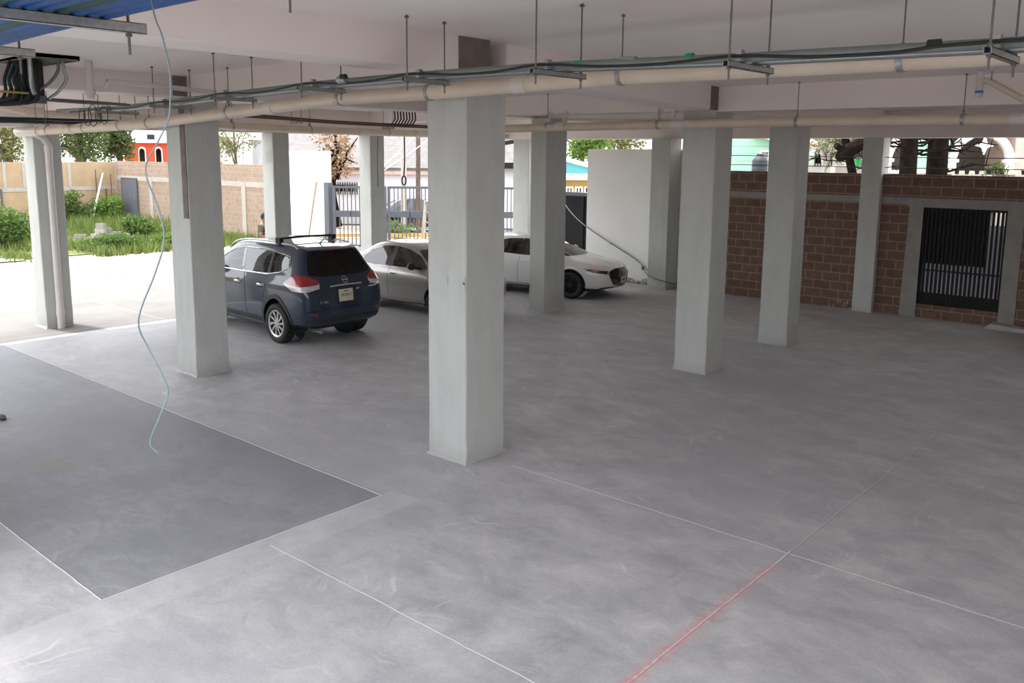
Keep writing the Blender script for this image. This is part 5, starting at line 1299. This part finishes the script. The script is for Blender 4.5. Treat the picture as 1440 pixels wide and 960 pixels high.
def quad_leaves(pts, size, rnd, aspect=.5, up=.3, fold=.25):
    mb = MB()
    for p in pts:
        d = V3((rnd.gauss(0, 1), rnd.gauss(0, 1), rnd.gauss(up, .8))).normalized(); s = size * rnd.uniform(.6, 1.3)
        a = d.cross(V3((rnd.gauss(0, 1), rnd.gauss(0, 1), rnd.gauss(0, 1)))).normalized() * s * aspect * .5; c = d.cross(a).normalized() * s * fold * .3
        p = V3(p); mb.add([p, p + d * s * .45 + a + c, p + d * s, p + d * s * .45 - a + c], [(0, 1, 2), (0, 2, 3)])
    return mb
def cloud(center, rad, n, rnd, lumps=9):
    C = V3(center); L = []
    for k in range(lumps):
        d = V3((rnd.gauss(0, 1), rnd.gauss(0, 1), rnd.gauss(0, 1))).normalized() * rnd.uniform(.25, .75)
        L.append((V3((d.x * rad[0], d.y * rad[1], d.z * rad[2])), rnd.uniform(.3, .5)))
    out = []
    for i in range(n):
        o, s = rnd.choice(L); d = V3((rnd.gauss(0, 1), rnd.gauss(0, 1), rnd.gauss(0, 1))).normalized() * (rnd.random() ** .4) * s
        out.append(C + o + V3((d.x * rad[0], d.y * rad[1], d.z * rad[2])))
    return out
def tree(name, base, label, crown_c, rad, n, leaf, mat, trunk=(.22, .1), lean=(0, 0), seed=1, bark='bark', aspect=.5):
    rnd = random.Random(seed); base = V3(base)
    t = thing(name, base, label, 'tree')
    top = base + V3((lean[0], lean[1], crown_c))
    mid = base.lerp(top, .5) + V3((rnd.uniform(-.2, .2), rnd.uniform(-.2, .2), 0))
    tr = MB().tube([base, mid, top, top + V3((0, 0, rad[2] * .6))], [trunk[0], trunk[0] * .8, trunk[1], .03], 10, smooth_n=0)
    tro = tr.build('trunk', M[bark], t, True)
    for k in range(6):
        a = 2 * pi * k / 6 + rnd.random(); z0 = crown_c * rnd.uniform(.55, .95); p0 = base.lerp(top, z0 / crown_c)
        e = top + V3((cos(a) * rad[0] * .7, sin(a) * rad[1] * .7, rnd.uniform(-.4, .6) * rad[2]))
        MB().tube([p0, p0.lerp(e, .5) + V3((0, 0, .25)), e], [trunk[1] * .8, trunk[1] * .5, .02], 7).build('branch', M[bark], t, True)
    quad_leaves(cloud(top, rad, n, rnd, 14), leaf, rnd, aspect).build('crown', M[mat], t, fixn=False)
    return t
# grass over the plot: stuff
rnd = random.Random(21); mb = MB()
def blades(n, fx, fy, hmin, hmax):
    for i in range(n):
        x, y = fx(), fy()
        if (x + 33.8) ** 2 + (y - 14.8) ** 2 < 2.2: continue
        h = rnd.uniform(hmin, hmax); a = rnd.random() * 2 * pi; w_ = rnd.uniform(.012, .03) * (1 + h)
        dx, dy = cos(a) * w_, sin(a) * w_; lx, ly = rnd.gauss(0, .3) * h, rnd.gauss(0, .3) * h
        mb.add([(x - dx, y - dy, -.05), (x + dx, y + dy, -.05), (x + lx, y + ly, h)], [(0, 1, 2)])
blades(9000, lambda: -28.6 - 13 * rnd.random() ** 1.2, lambda: rnd.uniform(12.4, 19.1), .10, .38)
blades(4500, lambda: rnd.uniform(-41.8, -31.5), lambda: rnd.uniform(8.5, 13.0), .08, .34)
blades(2500, lambda: rnd.uniform(-41.8, -33), lambda: rnd.uniform(15.5, 19.1), .25, .75)
blades(600, lambda: rnd.gauss(-30.3, .5), lambda: rnd.gauss(10.4, .25), .05, .2)
tag(mb.build('grass', M['leaf_grass'], fixn=False), 'long green grass covering the plot in front of the block wall', 'grass', kind='stuff')
struct(MB().add([(-42, -12, -.02), (-30.6, -12, -.02), (-29.6, 13, -.02), (-29.3, 19.2, -.02), (-42, 19.2, -.02)], [(0, 1, 2, 3, 4)]).build('ground_turf', M['turf']))
tag(MB().add([(-32.5, 4, -.01), (-29.6, 4, -.01), (-29.2, 10.3, -.01), (-31.0, 10.9, -.01)], [(0, 1, 2, 3)]).build('gravel_patch', M['gravel']), 'strip of pale gravel beside the paving', 'gravel', kind='stuff')
def bush(c, rad, n, leaf, mat, label, seed, flowers=0, aspect=.45):
    rnd = random.Random(seed); t = thing('bush', (c[0], c[1], 0), label, 'bush')
    for k in range(7):
        a = 2 * pi * k / 7; MB().tube([(c[0], c[1], -.04), (c[0] + cos(a) * rad[0] * .3, c[1] + sin(a) * rad[1] * .3, c[2]), (c[0] + cos(a) * rad[0] * .7, c[1] + sin(a) * rad[1] * .7, c[2] + rad[2] * .5)], [.025, .015, .006], 6).build('stem', M['bark'], t, True)
    pts = cloud(c, rad, n, rnd, 12); pts = [p for p in pts if p.z > .02]
    quad_leaves(pts, leaf, rnd, aspect, .5).build('foliage', M[mat], t, fixn=False)
    for k in range(flowers):
        p = V3(c) + V3((rnd.uniform(.0, .8) * rad[0], rnd.uniform(-.8, .8) * rad[1], rnd.uniform(.1, .85) * rad[2]))
        m = MB()
        for q in range(6):
            a = q * pi / 3; m.add([p, p + V3((.02, cos(a - .4) * .05, sin(a - .4) * .05)), p + V3((.03, cos(a) * .085, sin(a) * .085)), p + V3((.02, cos(a + .4) * .05, sin(a + .4) * .05))], [(0, 1, 2, 3)])
        m.build('flower', M['petal'], t, fixn=False)
bush((-33.6, 11.2, .85), (1.5, 1.3, 1.0), 3800, .15, 'leaf_weed', 'big leafy bush with yellow flowers beyond the downpipe column', 3, 12)
bush((-40.9, 16.6, .8), (1.0, 1.6, .95), 2600, .17, 'leaf_weed', 'green bush against the tan wall behind the leaning plank', 4)
bush((-40.8, 18.3, .75), (.9, .8, .85), 1500, .15, 'leaf_bright', 'bright green bush beside the pale post at the wall corner', 5)
bush((-33.2, 16.0, .42), (.8, .9, .5), 1100, .2, 'leaf_weed', 'low leafy plant growing against the block pile', 6)
bush((-30.2, 13.6, .28), (.9, 1.3, .4), 1700, .12, 'leaf_weed', 'low clump of weeds at the edge of the paving', 7)
bush((-30.0, 15.6, .25), (.8, 1.0, .36), 1200, .12, 'leaf_bright', 'low bright clump of weeds behind the slotted column', 8)
# ---------------- street side
struct(MB().box(-70, -10, 34.5, 36.0, -.1, .12).build('sidewalk', M['palecement']))
def along_street(px, D): return at(px, D)
HR = -yaw
def house(name, px, D, label, extra=0, cat='house'):
    p = at(px, D); return thing(name, p, label, cat, None, HR + extra), p
def part(h, mb, name, mat, parent=None): return mb.build(name, M[mat], parent or h, world=False)
M['orange'] = m_plaster('orange_wall', (.62, .10, .045)); M['teal'] = plain('teal_boards', (.10, .38, .42), .7); M['yellow'] = m_plaster('yellow_wall', (.55, .36, .12))
M['green'] = m_plaster('mint_wall', (.36, .66, .48), .04); M['house_white'] = m_plaster('pale_lilac_wall', (.72, .71, .76), .03); M['greywall'] = m_plaster('pale_grey_wall', (.52, .52, .52))
M['pinkwall'] = m_plaster('pink_brick_wall', (.58, .44, .38), .12, 4); M['win'] = m_glass('house_window_glass', (.10, .12, .13), .12)
M['tank'] = plain('dark_grey_tank', (.022, .025, .03), .6); M['redtile'] = plain('red_roof_tiles', (.42, .13, .09), .7); M['green_paint'] = plain('green_bucket', (.02, .35, .08), .5)
def m_roof():
    t = NT('grey_sheet_roof'); p = t.obj(); x, y, z = t.sep(p)
    c = t.ramp(t.noise(t.scalev(p, (3, 1, 1)), 1.5, 5), [(.3, (.095, .087, .086)), (.7, (.135, .125, .123))])
    j = t.math('LESS_THAN', t.math('FRACT', t.math('MULTIPLY', z, 3.2)), .10)
    c = t.mix(t.math('MULTIPLY', j, .5), c, (.06, .055, .055)); return t.fin(c, .7)
M['sheetroof'] = m_roof()
def window(h, u, w_, z0, z1, y=-.02, bars=0, fr='white', arch=False):
    m = MB()
    if arch:
        r = w_ / 2; pts = [(u - r, z0), (u + r, z0)] + [(u + r * cos(a), z1 - r + r * sin(a)) for a in [pi * k / 10 for k in range(11)]]
        inn = [(u + (p[0] - u) * .75, z0 + .08 + (p[1] - z0) * .86) for p in pts]
        f = MB().prism(pts, -y - .05, -y + .06, rot('X', pi / 2)).build('window', M[fr], h, world=False)
        MB().prism(inn, -y + .03, -y + .08, rot('X', pi / 2)).build('pane', M['win'], f, world=False)
        return f
    f = MB().box(u - w_ / 2, u + w_ / 2, y - .06, y + .04, z0, z0 + .08).box(u - w_ / 2, u + w_ / 2, y - .06, y + .04, z1 - .08, z1).box(u - w_ / 2, u - w_ / 2 + .08, y - .06, y + .04, z0 + .08, z1 - .08).box(u + w_ / 2 - .08, u + w_ / 2, y - .06, y + .04, z0 + .08, z1 - .08).box(u - .03, u + .03, y - .06, y + .04, z0 + .08, z1 - .08).build('window', M[fr], h, world=False)
    MB().box(u - w_ / 2 + .05, u + w_ / 2 - .05, y - .02, y, z0 + .05, z1 - .05).build('pane', M['win'], f, world=False)
    for k in range(bars):
        x = u - w_ / 2 + w_ * (k + .5) / bars; MB().box(x - .02, x + .02, y - .12, y - .08, z0 - .05, z1 + .05).build('window_bar', M['black_metal'], f, world=False)
    return f
def U(px, px0, D): return (px - px0) / F_PX * D
# orange house on the left
D = 58; h, p = house('orange_house', 222, D, 'orange-red house with arched windows beyond the block wall')
zr = zat(220, 201, D)
part(h, MB().box(-2.0, 4.5, 0, 6, 0, zr), 'wall', 'orange'); part(h, MB().box(-2.3, 4.8, -.4, 6.2, zr, zr + .22), 'roof_slab', 'white')
for px in (205, 228, 251): window(h, U(px, 222, D), .48, zat(px, 236, D), zat(px, 206, D), arch=True)
tw = part(h, MB().box(U(198, 222, D), U(213, 222, D), 1.5, 2.6, zr + .22, zat(206, 181, D)), 'roof_tank_house', 'greywall')
MB().box(U(200, 222, D), U(210, 222, D), 1.44, 1.52, zat(206, 197, D), zat(206, 189, D)).build('opening', M['black_metal'], tw, world=False)
# pale grey building behind the block wall
D = 46; h, p = house('grey_building', 330, D, 'pale grey building with white posts, behind the block wall and the SUV')
part(h, MB().box(U(300, 330, D), U(345, 330, D), 0, 5, 0, zat(330, 196, D)), 'wall', 'greywall'); part(h, MB().box(U(298, 330, D), U(350, 330, D), -.4, 5.2, zat(330, 196, D), zat(330, 192, D)), 'roof_slab', 'white')
for px in (341, 349, 358, 363): part(h, MB().box(U(px, 330, D) - .1, U(px, 330, D) + .1, -1.2, -1.0, 0, zat(px, 176, D)), 'post', 'white')
# building with windows above the sunlit white wall
D = 48; h, p = house('window_house', 432, D, 'pale house with two tall windows seen above the sunlit white wall')
part(h, MB().box(U(404, 432, D), U(466, 432, D), 0, 5, 0, zat(432, 178, D)), 'wall', 'house_white')
for px in (417, 438): window(h, U(px, 432, D), .62, zat(px, 216, D), zat(px, 194, D), fr='white')
part(h, MB().box(U(400, 432, D), U(470, 432, D), -.5, 5.2, zat(432, 178, D), zat(432, 174, D)), 'roof_slab', 'greywall')
# white house with the grey sheet roof
D = 42; h, p = house('white_house', 590, D, 'long white house with a grey sheet roof across the street, behind the gate', .06)
z1 = zat(590, 241, D)
part(h, MB().box(-7.5, 5.2, 0, 7, 0, z1), 'wall', 'house_white'); part(h, MB().box(-7.7, 5.3, -.25, .1, z1 - .12, z1 + .10), 'eave', 'pinkwall')
part(h, MB().add([(-7.7, -.3, z1 + .08), (5.3, -.3, z1 + .08), (5.3, 7.5, z1 + 2.6), (-7.7, 7.5, z1 + 2.6), (-7.7, -.3, z1 + .2), (5.3, -.3, z1 + .2), (5.3, 7.5, z1 + 2.75), (-7.7, 7.5, z1 + 2.75)], [(0, 1, 2, 3), (4, 5, 6, 7), (0, 1, 5, 4), (2, 3, 7, 6), (1, 2, 6, 5), (0, 3, 7, 4)]), 'roof', 'sheetroof')
window(h, U(487, 590, D), 1.25, zat(487, 270, D), zat(487, 256, D), bars=11)
part(h, MB().box(-7.4, 5.1, -.06, .0, 0, .55), 'plinth', 'greywall')
h, p = house('side_house', 716, 40, 'grey-white house front with a dark canopy beam, seen between two columns')
part(h, MB().box(-.9, 1.2, 0, 4, 0, zat(716, 236, 40)), 'wall', 'house_white'); part(h, MB().box(-1.0, 1.3, -.6, .2, zat(716, 236, 40), zat(716, 228, 40)), 'canopy', 'black_metal')
part(h, MB().bar((-1.0, -.5, zat(716, 206, 40)), (.9, -.5, zat(716, 195, 40)), .18), 'brace', 'black_metal')
# street furniture
for px, D, r, mt, lab in ((567, 36.5, .13, 'palecement', 'pale concrete utility pole beyond the street gate'), (587, 37.2, .11, 'bark', 'slim wooden utility pole beside the pale concrete one')):
    p = at(px, D); t = thing('utility_pole', p, lab, 'pole')
    MB().tube([p, p + V3((.05, .05, 8))], [r, r * .75], 12).build('shaft', M[mt], t, True)
    MB().bar(p + V3((-.8, .5, 7.4)), p + V3((.8, -.5, 7.4)), .1).build('crossarm', M['bark'], t)
for k, (a, b) in enumerate((((540, 36, 232), (600, 37, 176)), ((520, 36, 252), (640, 37, 170)))):
    pa, pb = at(a[0], a[1], zat(a[0], a[2], a[1])), at(b[0], b[1], zat(b[0], b[2], b[1]))
    tag(MB().tube([pa, pa.lerp(pb, .5) - V3((0, 0, .05)), pb], .02, 6).build('stay_wire', M['pvc_white']), ('upper', 'lower')[k] + ' pale stay wire crossing in front of the grey sheet roof', 'wire')
kb = thing('street_kerb', at(520, 35.2), 'yellow-painted kerb along the far side of the street', 'kerb')
kb['kind'] = 'thing'
ka, kc = at(440, 35.0, .1), at(730, 35.4, .1)
MB().bar(ka, kc, .2, .13).build('kerb_stone', M['yellow'], kb)
bush(tuple(at(548, 35.9, .3)), (1.6, .5, .4), 900, .14, 'leaf_bright', 'low green verge plants beyond the street gate', 14)
make_silver(tuple(at(585, 38.6, .0)), -yaw + .12, 'paint_dark', 'dark blue car parked across the street, seen through the gate bars', True)
# ---------------- trees
tree('brown_leaf_tree', at(474, 40), 'bare tree with dry brown leaves above the street gate', 3.4, (1.6, 1.4, 1.9), 1500, .16, 'leaf_brown', (.22, .12), seed=31, bark='bark_dark')
tree('dense_tree', at(128, 52), 'dense dark green tree behind the tan wall', 4.6, (2.6, 2.4, 2.6), 5200, .22, 'leaf_dark', (.34, .22), (-.4, -.3), seed=32)
tree('dense_tree', at(172, 54), 'dark green tree beside the orange house', 4.4, (1.6, 1.6, 2.2), 3000, .22, 'leaf_dark', (.25, .14), seed=33)
tree('olive_tree', at(16, 48), 'pale olive-green tree at the picture edge behind the tan wall', 4.0, (2.3, 2.2, 2.3), 4200, .20, 'leaf_olive', (.22, .14), seed=34)
tree('thin_tree', at(333, 43.5), 'thin wispy tree in front of the pale grey building', 3.9, (1.4, 1.2, 1.5), 700, .17, 'leaf_olive', (.1, .05), seed=35)
tree('palm_clump', at(815, 60), 'bright green feathery tree behind the teal gable', 4.2, (2.2, 2.0, 2.4), 3200, .42, 'leaf_bright', (.2, .15), seed=36, aspect=.22)
tree('grey_tree', at(868, 72), 'grey-green trees far beyond the white entrance wall', 4.6, (3.2, 2, 2.2), 2600, .25, 'leaf_olive', (.25, .15), seed=37)
tree('yellow_tree', at(1152, 37), 'yellow-green tree beyond the brick wall between two columns', 4.4, (1.1, 1.1, 1.5), 1300, .15, 'leaf_olive', (.10, .07), seed=38, bark='palecement')
# dark trunks close behind the brick wall
def bare_tree(px, D, r, label, seed, nb=7, lean=(0, 0)):
    rnd = random.Random(seed); p = at(px, D); t = thing('bare_tree', p, label, 'tree')
    MB().tube([p, p + V3((lean[0] * .5 + .05, lean[1] * .5, 2.2)), p + V3((lean[0], lean[1], 4.6)), p + V3((lean[0] * 1.5, lean[1] * 1.5, 7))], [r * 1.1, r, r * .9, r * .6], 12, smooth_n=0).build('trunk', M['bark_dark'], t, True)
    R_, F_ = V3((cos(yaw), -sin(yaw), 0)), V3((sin(yaw), cos(yaw), 0))
    for k in range(nb):
        s = 1 if k % 2 else -1; z = rnd.uniform(3.2, 4.6); L = rnd.uniform(.9, 2.2); a = p + V3((lean[0] * z / 4.6, lean[1] * z / 4.6, z))
        pts = [a]; d = (R_ * s + F_ * rnd.uniform(-.6, .6)).normalized()
        for q in range(1, 6): pts.append(pts[-1] + d * L / 5 + V3((rnd.gauss(0, .05), rnd.gauss(0, .05), rnd.gauss(.0, .12))))
        b = MB().tube(pts, [r * .16, .010], 7).build('branch', M['bark_dark'], t, True)
        for q in (2, 3, 4):
            e = pts[q] + V3((rnd.gauss(0, .3), rnd.gauss(0, .3), rnd.gauss(.1, .3)))
            MB().tube([pts[q], pts[q].lerp(e, .5) + V3((0, 0, .05)), e], [.018, .006], 6).build('twig', M['bark_dark'], b, True)
    return t
bare_tree(1268, 24.2, .24, 'broad dark tree trunk right of the column on the brick wall', 41, 6)
bare_tree(1308, 25.0, .30, 'thick dark tree trunk in front of the arched porch', 42, 10)
bt = bare_tree(1228, 26.5, .13, 'leaning dark tree with a sawn branch stump, beyond the brick wall', 43, 6, (-.9, -.9))
a = at(1212, 26, zat(1212, 196, 26)); b = at(1182, 25.6, zat(1182, 214, 25.6)); c = at(1172, 25.5, zat(1172, 222, 25.5)); e = at(1167, 25.5, zat(1167, 204, 25.5))
MB().tube([a, b, c], [.17, .22, .13], 10).build('sawn_branch', M['bark_dark'], bt, True)
MB().tube([b, e], [.14, .09], 9).build('branch_stump', M['bark_dark'], bt, True)
# ---------------- houses on the right
D = 45; h, p = house('yellow_house', 812, D, 'yellow house with a teal gable beside the white entrance wall')
zg = zat(812, 252, D)
part(h, MB().box(-3.0, 2.5, 0, 6, 0, zg), 'wall', 'yellow'); part(h, MB().box(-3.1, 2.6, -.5, .1, zg, zg + .16), 'eave', 'greywall')
part(h, MB().prism([(-3.2, zg + .16), (2.4, zg + .16), (-2.2, zg + 1.45), (-3.2, zg + 1.45)], -1.0, -.8, rot('X', pi / 2)), 'gable_boards', 'teal')
part(h, MB().bar((2.6, .7, zg + .22), (-3.2, .7, zg + 1.68), .14, .22), 'gable_trim', 'white'); part(h, MB().box(-1.45, -1.35, .7, .8, zg + .16, zg + 1.0), 'gable_post', 'white')
part(h, MB().box(-3.1, 2.5, .65, .8, zg + .14, zg + .3), 'gable_sill', 'white')
for px in (799, 812, 825): window(h, U(px, 812, D), .40, zat(px, 271, D), zat(px, 261, D), fr='white')
h, p = house('far_building', 912, 80, 'far white building beyond the trees, left of the column by the white wall')
part(h, MB().box(-1.0, 1.0, 0, 5, 0, zat(912, 195, 80)), 'wall', 'white'); part(h, MB().box(-1.1, 1.1, -.1, 5.1, zat(912, 195, 80), zat(912, 192, 80)), 'roof_slab', 'greywall')
D = 40; h, p = house('green_house', 1058, D, 'mint green house with a red tiled roof edge beyond the brick wall')
part(h, MB().prism([(-1.6, 0), (2.2, 0), (2.2, zat(1085, 203, D)), (U(1055, 1058, D), zat(1055, 191, D)), (-1.6, zat(1020, 180, D))], -5, 0, rot('X', pi / 2)), 'wall', 'green')
part(h, MB().bar((U(1050, 1058, D), -.25, zat(1050, 189, D)), (2.6, -.25, zat(1096, 206, D)), .5, .12), 'roof_edge', 'redtile')
part(h, MB().bar((U(1050, 1058, D), -.3, zat(1050, 191.5, D)), (2.6, -.3, zat(1096, 208.5, D)), .45, .07), 'bargeboard', 'white')
window(h, U(1074, 1058, D), .8, zat(1074, 226, D), zat(1074, 211, D), fr='white')
for zz in (206, 216, 226): part(h, MB().box(-1.58, 2.15, -.015, .0, zat(1058, zz, D), zat(1058, zz - .6, D)), 'board_line', 'palecement')
D = 31; p = at(1063, D); tk = thing('water_tank', p, 'dark plastic water tank standing before the green house', 'tank')
zt0, zt1 = zat(1063, 240, D), zat(1063, 217, D); H_ = zt1 - zt0
MB().lathe([(.25, 0), (.27, .01), (.27, H_ * .25), (.262, H_ * .27), (.27, H_ * .3), (.27, H_ * .55), (.262, H_ * .57), (.27, H_ * .6), (.26, H_ * .68), (.15, H_ * .9), (.11, H_ * .93)], 28, trs(p.x, p.y, zt0)).build('tank_shell', M['tank'], tk, True)
MB().lathe([(.12, 0), (.12, .05), (.09, .07)], 20, trs(p.x, p.y, zt0 + H_ * .93)).build('lid', M['tank'], tk, True)
MB().box(p.x - .3, p.x + .3, p.y - .3, p.y + .3, 0, zt0).build('stand', M['cement'], tk)
D = 41; h, p = house('white_cottage', 1172, D, 'white house with window bars behind the leaning dark tree')
part(h, MB().box(-1.6, 1.4, 0, 4, 0, zat(1172, 184, D)), 'wall', 'white'); part(h, MB().box(-1.8, 1.6, -.2, 4.2, zat(1172, 184, D), zat(1172, 180, D)), 'roof_slab', 'greywall')
window(h, U(1150, 1172, D), .9, zat(1150, 232, D), zat(1150, 214, D), bars=7)
p = at(1199, 27.5); zb = zat(1199, 233, 27.5)
bk = thing('green_bucket', (p.x, p.y, zb), 'bright green bucket on a wall top beyond the brick wall', 'bucket')
MB().lathe([(.09, 0), (.12, .2), (.13, .2), (.13, .215), (.115, .215), (.085, .02)], 20, trs(p.x, p.y, zb)).build('pail', M['green_paint'], bk, True)
MB().tube([(p.x - .12, p.y, zb + .2), (p.x - .08, p.y, zb + .27), (p.x + .08, p.y, zb + .27), (p.x + .12, p.y, zb + .2)], .006, 6).build('bail', M['steel'], bk, True)
pa, pb = at(1165, 27.5), at(1215, 27.7)
tag(MB().bar(pa + V3((0, 0, zb / 2)), pb + V3((0, 0, zb / 2)), .3, zb).build('ledge_wall', M['palecement']), 'pale low wall carrying the green bucket', 'wall')
# arched porch
D = 34; h, p = house('arched_house', 1370, D, 'house with a round-arched white porch beyond the barred gate', -.12)
def ring_arch(u, r0, r1, zs, zb, y0, y1):
    o_ = [(u + r1, zb)] + [(u + r1 * cos(a), zs + r1 * sin(a)) for a in [pi * k / 24 for k in range(25)]] + [(u - r1, zb)]
    i_ = [(u - r0, zb)] + [(u + r0 * cos(a), zs + r0 * sin(a)) for a in [pi * k / 24 for k in range(24, -1, -1)]] + [(u + r0, zb)]
    return MB().prism(o_ + i_, -y1, -y0, rot('X', pi / 2))
zs = zat(1370, 213, D); zl = zat(1370, 244, D)
for px in (1369, 1283):
    u = U(px, 1370, D); r0 = U(1402, 1369, D)
    part(h, ring_arch(u, r0, r0 + .27, zs - .35, zl, -.15, .1), 'arch', 'white')
    for s in (1, -1): part(h, MB().box(u + s * (r0 + .13) - .2, u + s * (r0 + .13) + .2, -.2, .12, zs - .42, zs - .30), 'capital', 'white')
part(h, MB().box(-4.2, U(1412, 1370, D), -.3, .3, 0, zl), 'parapet', 'palecement'); part(h, MB().box(-4.3, U(1414, 1370, D), -.4, .35, zl, zl + .12), 'ledge', 'yellow_pale')
part(h, MB().box(-4.2, U(1412, 1370, D), 2.6, 2.9, 0, 5.4), 'porch_back_wall', 'porch'); part(h, MB().box(-4.2, 3.2, -.3, 6, 5.0, 5.3), 'roof_slab', 'white')
part(h, MB().box(U(1412, 1370, D), 3.0, -.1, 4, 0, 5.0), 'side_wall', 'pinkwall')
part(h, MB().box(-2.7, -1.22, -.1, .05, zl, 5.0), 'porch_pier', 'green')
st_ = at(1373, D - .6, zat(1373, 205, D - .6))
sd = thing('hanging_star', st_, 'white star-shaped ornament hanging in the porch arch', 'ornament', None, HR)
MB().prism([(.34 * (1 if k % 2 == 0 else .36) * cos(pi / 2 + k * pi / 4) * (1.0), .34 * (1 if k % 2 == 0 else .36) * sin(pi / 2 + k * pi / 4)) for k in range(8)], -.05, .05, rot('X', pi / 2)).build('star', M['white'], sd, world=False)
MB().tube([(0, 0, .3), (0, 0, 1.2)], .01, 6).build('string', M['black'], sd, world=False)
bush(tuple(at(1392, D - 1.0, zl + .15)), (.45, .4, .45), 500, .12, 'leaf_dark', 'dark potted foliage in the arched porch', 51)
for k, px in enumerate((1338, 1352, 1366, 1382, 1396, 1431)):
    p = at(px, D - .9); z = zl + .0
    pt = thing('plant_pot', (p.x, p.y, z), ORD[k] + ' small dark pot from the left along the porch ledge', 'pot', 'pots along the porch ledge')
    MB().lathe([(.06, 0), (.09, .14), (.1, .14), (.1, .17), (.08, .17), (.06, .03)], 14, trs(p.x, p.y, z)).build('pot', M['black_metal'], pt, True)
    MB().box(p.x - .14, p.x + .14, p.y - .14, p.y + .14, 0, z).build('pot_plinth', M['palecement'], pt)
# ---------------- the man behind the SUV
def skin(nodes, edges, name, mat, root, sub=2, extra=None, root_i=0):
    me = bpy.data.meshes.new(name); me.from_pydata([n[0] for n in nodes], edges, [])
    o = bpy.data.objects.new(name, me); COL.objects.link(o)
    o.modifiers.new('skin', 'SKIN'); sv = me.skin_vertices[0].data
    for i, n in enumerate(nodes): sv[i].radius = n[1] if isinstance(n[1], tuple) else (n[1], n[1]); sv[i].use_root = (i == root_i)
    md = o.modifiers.new('sub', 'SUBSURF'); md.levels = sub; md.render_levels = sub
    ev = bpy.data.meshes.new_from_object(o.evaluated_get(bpy.context.evaluated_depsgraph_get()))
    bpy.data.objects.remove(o); bpy.data.meshes.remove(me)
    if extra:
        bm = bmesh.new(); bm.from_mesh(ev)
        t = bpy.data.meshes.new('x'); t.from_pydata(extra.v, [], extra.f); bm.from_mesh(t); bm.to_mesh(ev); bm.free(); bpy.data.meshes.remove(t)
    return link(name, ev, mat, root, True, 180)
M['skin'] = plain('brown_skin', (.30, .165, .10), .6); M['hair'] = plain('black_hair', (.012, .01, .01), .7)
M['shirt'] = plain('olive_shirt', (.12, .115, .065), .85); M['jeans'] = plain('dark_jeans', (.03, .04, .07), .9); M['shoe'] = plain('dark_shoes', (.02, .018, .016), .6)
pr = thing('person', at(369, 23.9), 'person in an olive T-shirt standing behind the SUV, looking down at their hands', 'person', None, -yaw)
N = []; E_ = []
def add(p, r, par=None):
    N.append((p, r))
    if par is not None: E_.append((par, len(N) - 1))
    return len(N) - 1
pel = add((0, 0, .93), (.13, .15)); sp1 = add((-.02, 0, 1.12), (.11, .14), pel); ch = add((-.015, 0, 1.33), (.115, .16), sp1); nk = add((.0, 0, 1.47), .056, ch); hb = add((.03, 0, 1.56), .06, nk)
for s in (1, -1):
    sh = add((-.01, s * .17, 1.385), .062, ch); el = add((.0, s * .235, 1.12), .043, sh); wr = add((.235, s * .11, 1.10), .027, el); pm = add((.30, s * .085, 1.115), (.018, .036), wr)
    for k in range(4):
        b = add((.345, s * .085 + (k - 1.5) * .02, 1.12), .0095, pm); c_ = add((.375, s * .08 + (k - 1.5) * .019, 1.128 - .003 * abs(k - 1.4)), .0085, b); add((.385, s * .075 + (k - 1.5) * .018, 1.15 - .004 * abs(k - 1.4)), .007, c_)
    tb = add((.285, s * .045, 1.135), .011, wr); add((.315, s * .03, 1.155), .0085, tb)
    hp = add((0, s * .09, .86), .088, pel); kn = add((.02, s * .10, .48), .058, hp); an = add((-.02, s * .105, .09), .038, kn); add((.14, s * .115, .035), .035, an)
hd = MB()
HC = V3((.055, 0, 1.63))
hd.sphere(HC, .1, 20, 16, (.98, .78, 1.18))
hd.sphere(HC + V3((.025, 0, -.065)), .06, 14, 10, (1.0, .85, .85))       # jaw
hd.sphere(HC + V3((.105, 0, -.015)), .018, 10, 8, (1.0, .8, 1.4))           # nose
hd.sphere(HC + V3((.083, 0, -.065)), .02, 10, 6, (.5, 1.2, .35))            # mouth
for s in (1, -1):
    hd.sphere(HC + V3((-.005, s * .079, -.01)), .026, 10, 8, (.7, .35, 1.2)); hd.sphere(HC + V3((.085, s * .032, .012)), .013, 10, 8)
body = skin(N, E_, 'body', M['skin'], pr, 2, hd)
# hair cap
hm = MB(); hm.sphere(HC + V3((-.014, 0, .02)), .106, 20, 14, (.98, .82, 1.12))
me = bpy.data.meshes.new('hair'); me.from_pydata(hm.v, [], hm.f); bm = bmesh.new(); bm.from_mesh(me)
bmesh.ops.bisect_plane(bm, geom=bm.verts[:] + bm.edges[:] + bm.faces[:], plane_co=HC + V3((.05, 0, .05)), plane_no=V3((.75, 0, -.65)), clear_outer=True)
bm.to_mesh(me); bm.free(); link('hair', me, M['hair'], pr, True, 60)
N = []; E_ = []
a = add((0, 0, .90), (.15, .17)); b = add((-.02, 0, 1.12), (.135, .165), a); c = add((-.015, 0, 1.33), (.13, .18), b); add((-.005, 0, 1.44), .085, c)
for s in (1, -1):
    sh = add((-.01, s * .175, 1.385), .078, c); add((-.005, s * .215, 1.22), .062, sh)
skin(N, E_, 'shirt', M['shirt'], pr)
N = []; E_ = []
a = add((0, 0, .93), (.142, .162))
for s in (1, -1):
    hp = add((0, s * .09, .84), .1, a); kn = add((.02, s * .10, .48), .075, hp); add((-.015, s * .105, .12), .062, kn)
skin(N, E_, 'trousers', M['jeans'], pr)
for s in (1, -1):
    sm = MB().sphere((.055, s * .11, .045), .06, 14, 10, (2.1, .85, .75)).build('shoe', M['shoe'], pr, True, world=False)
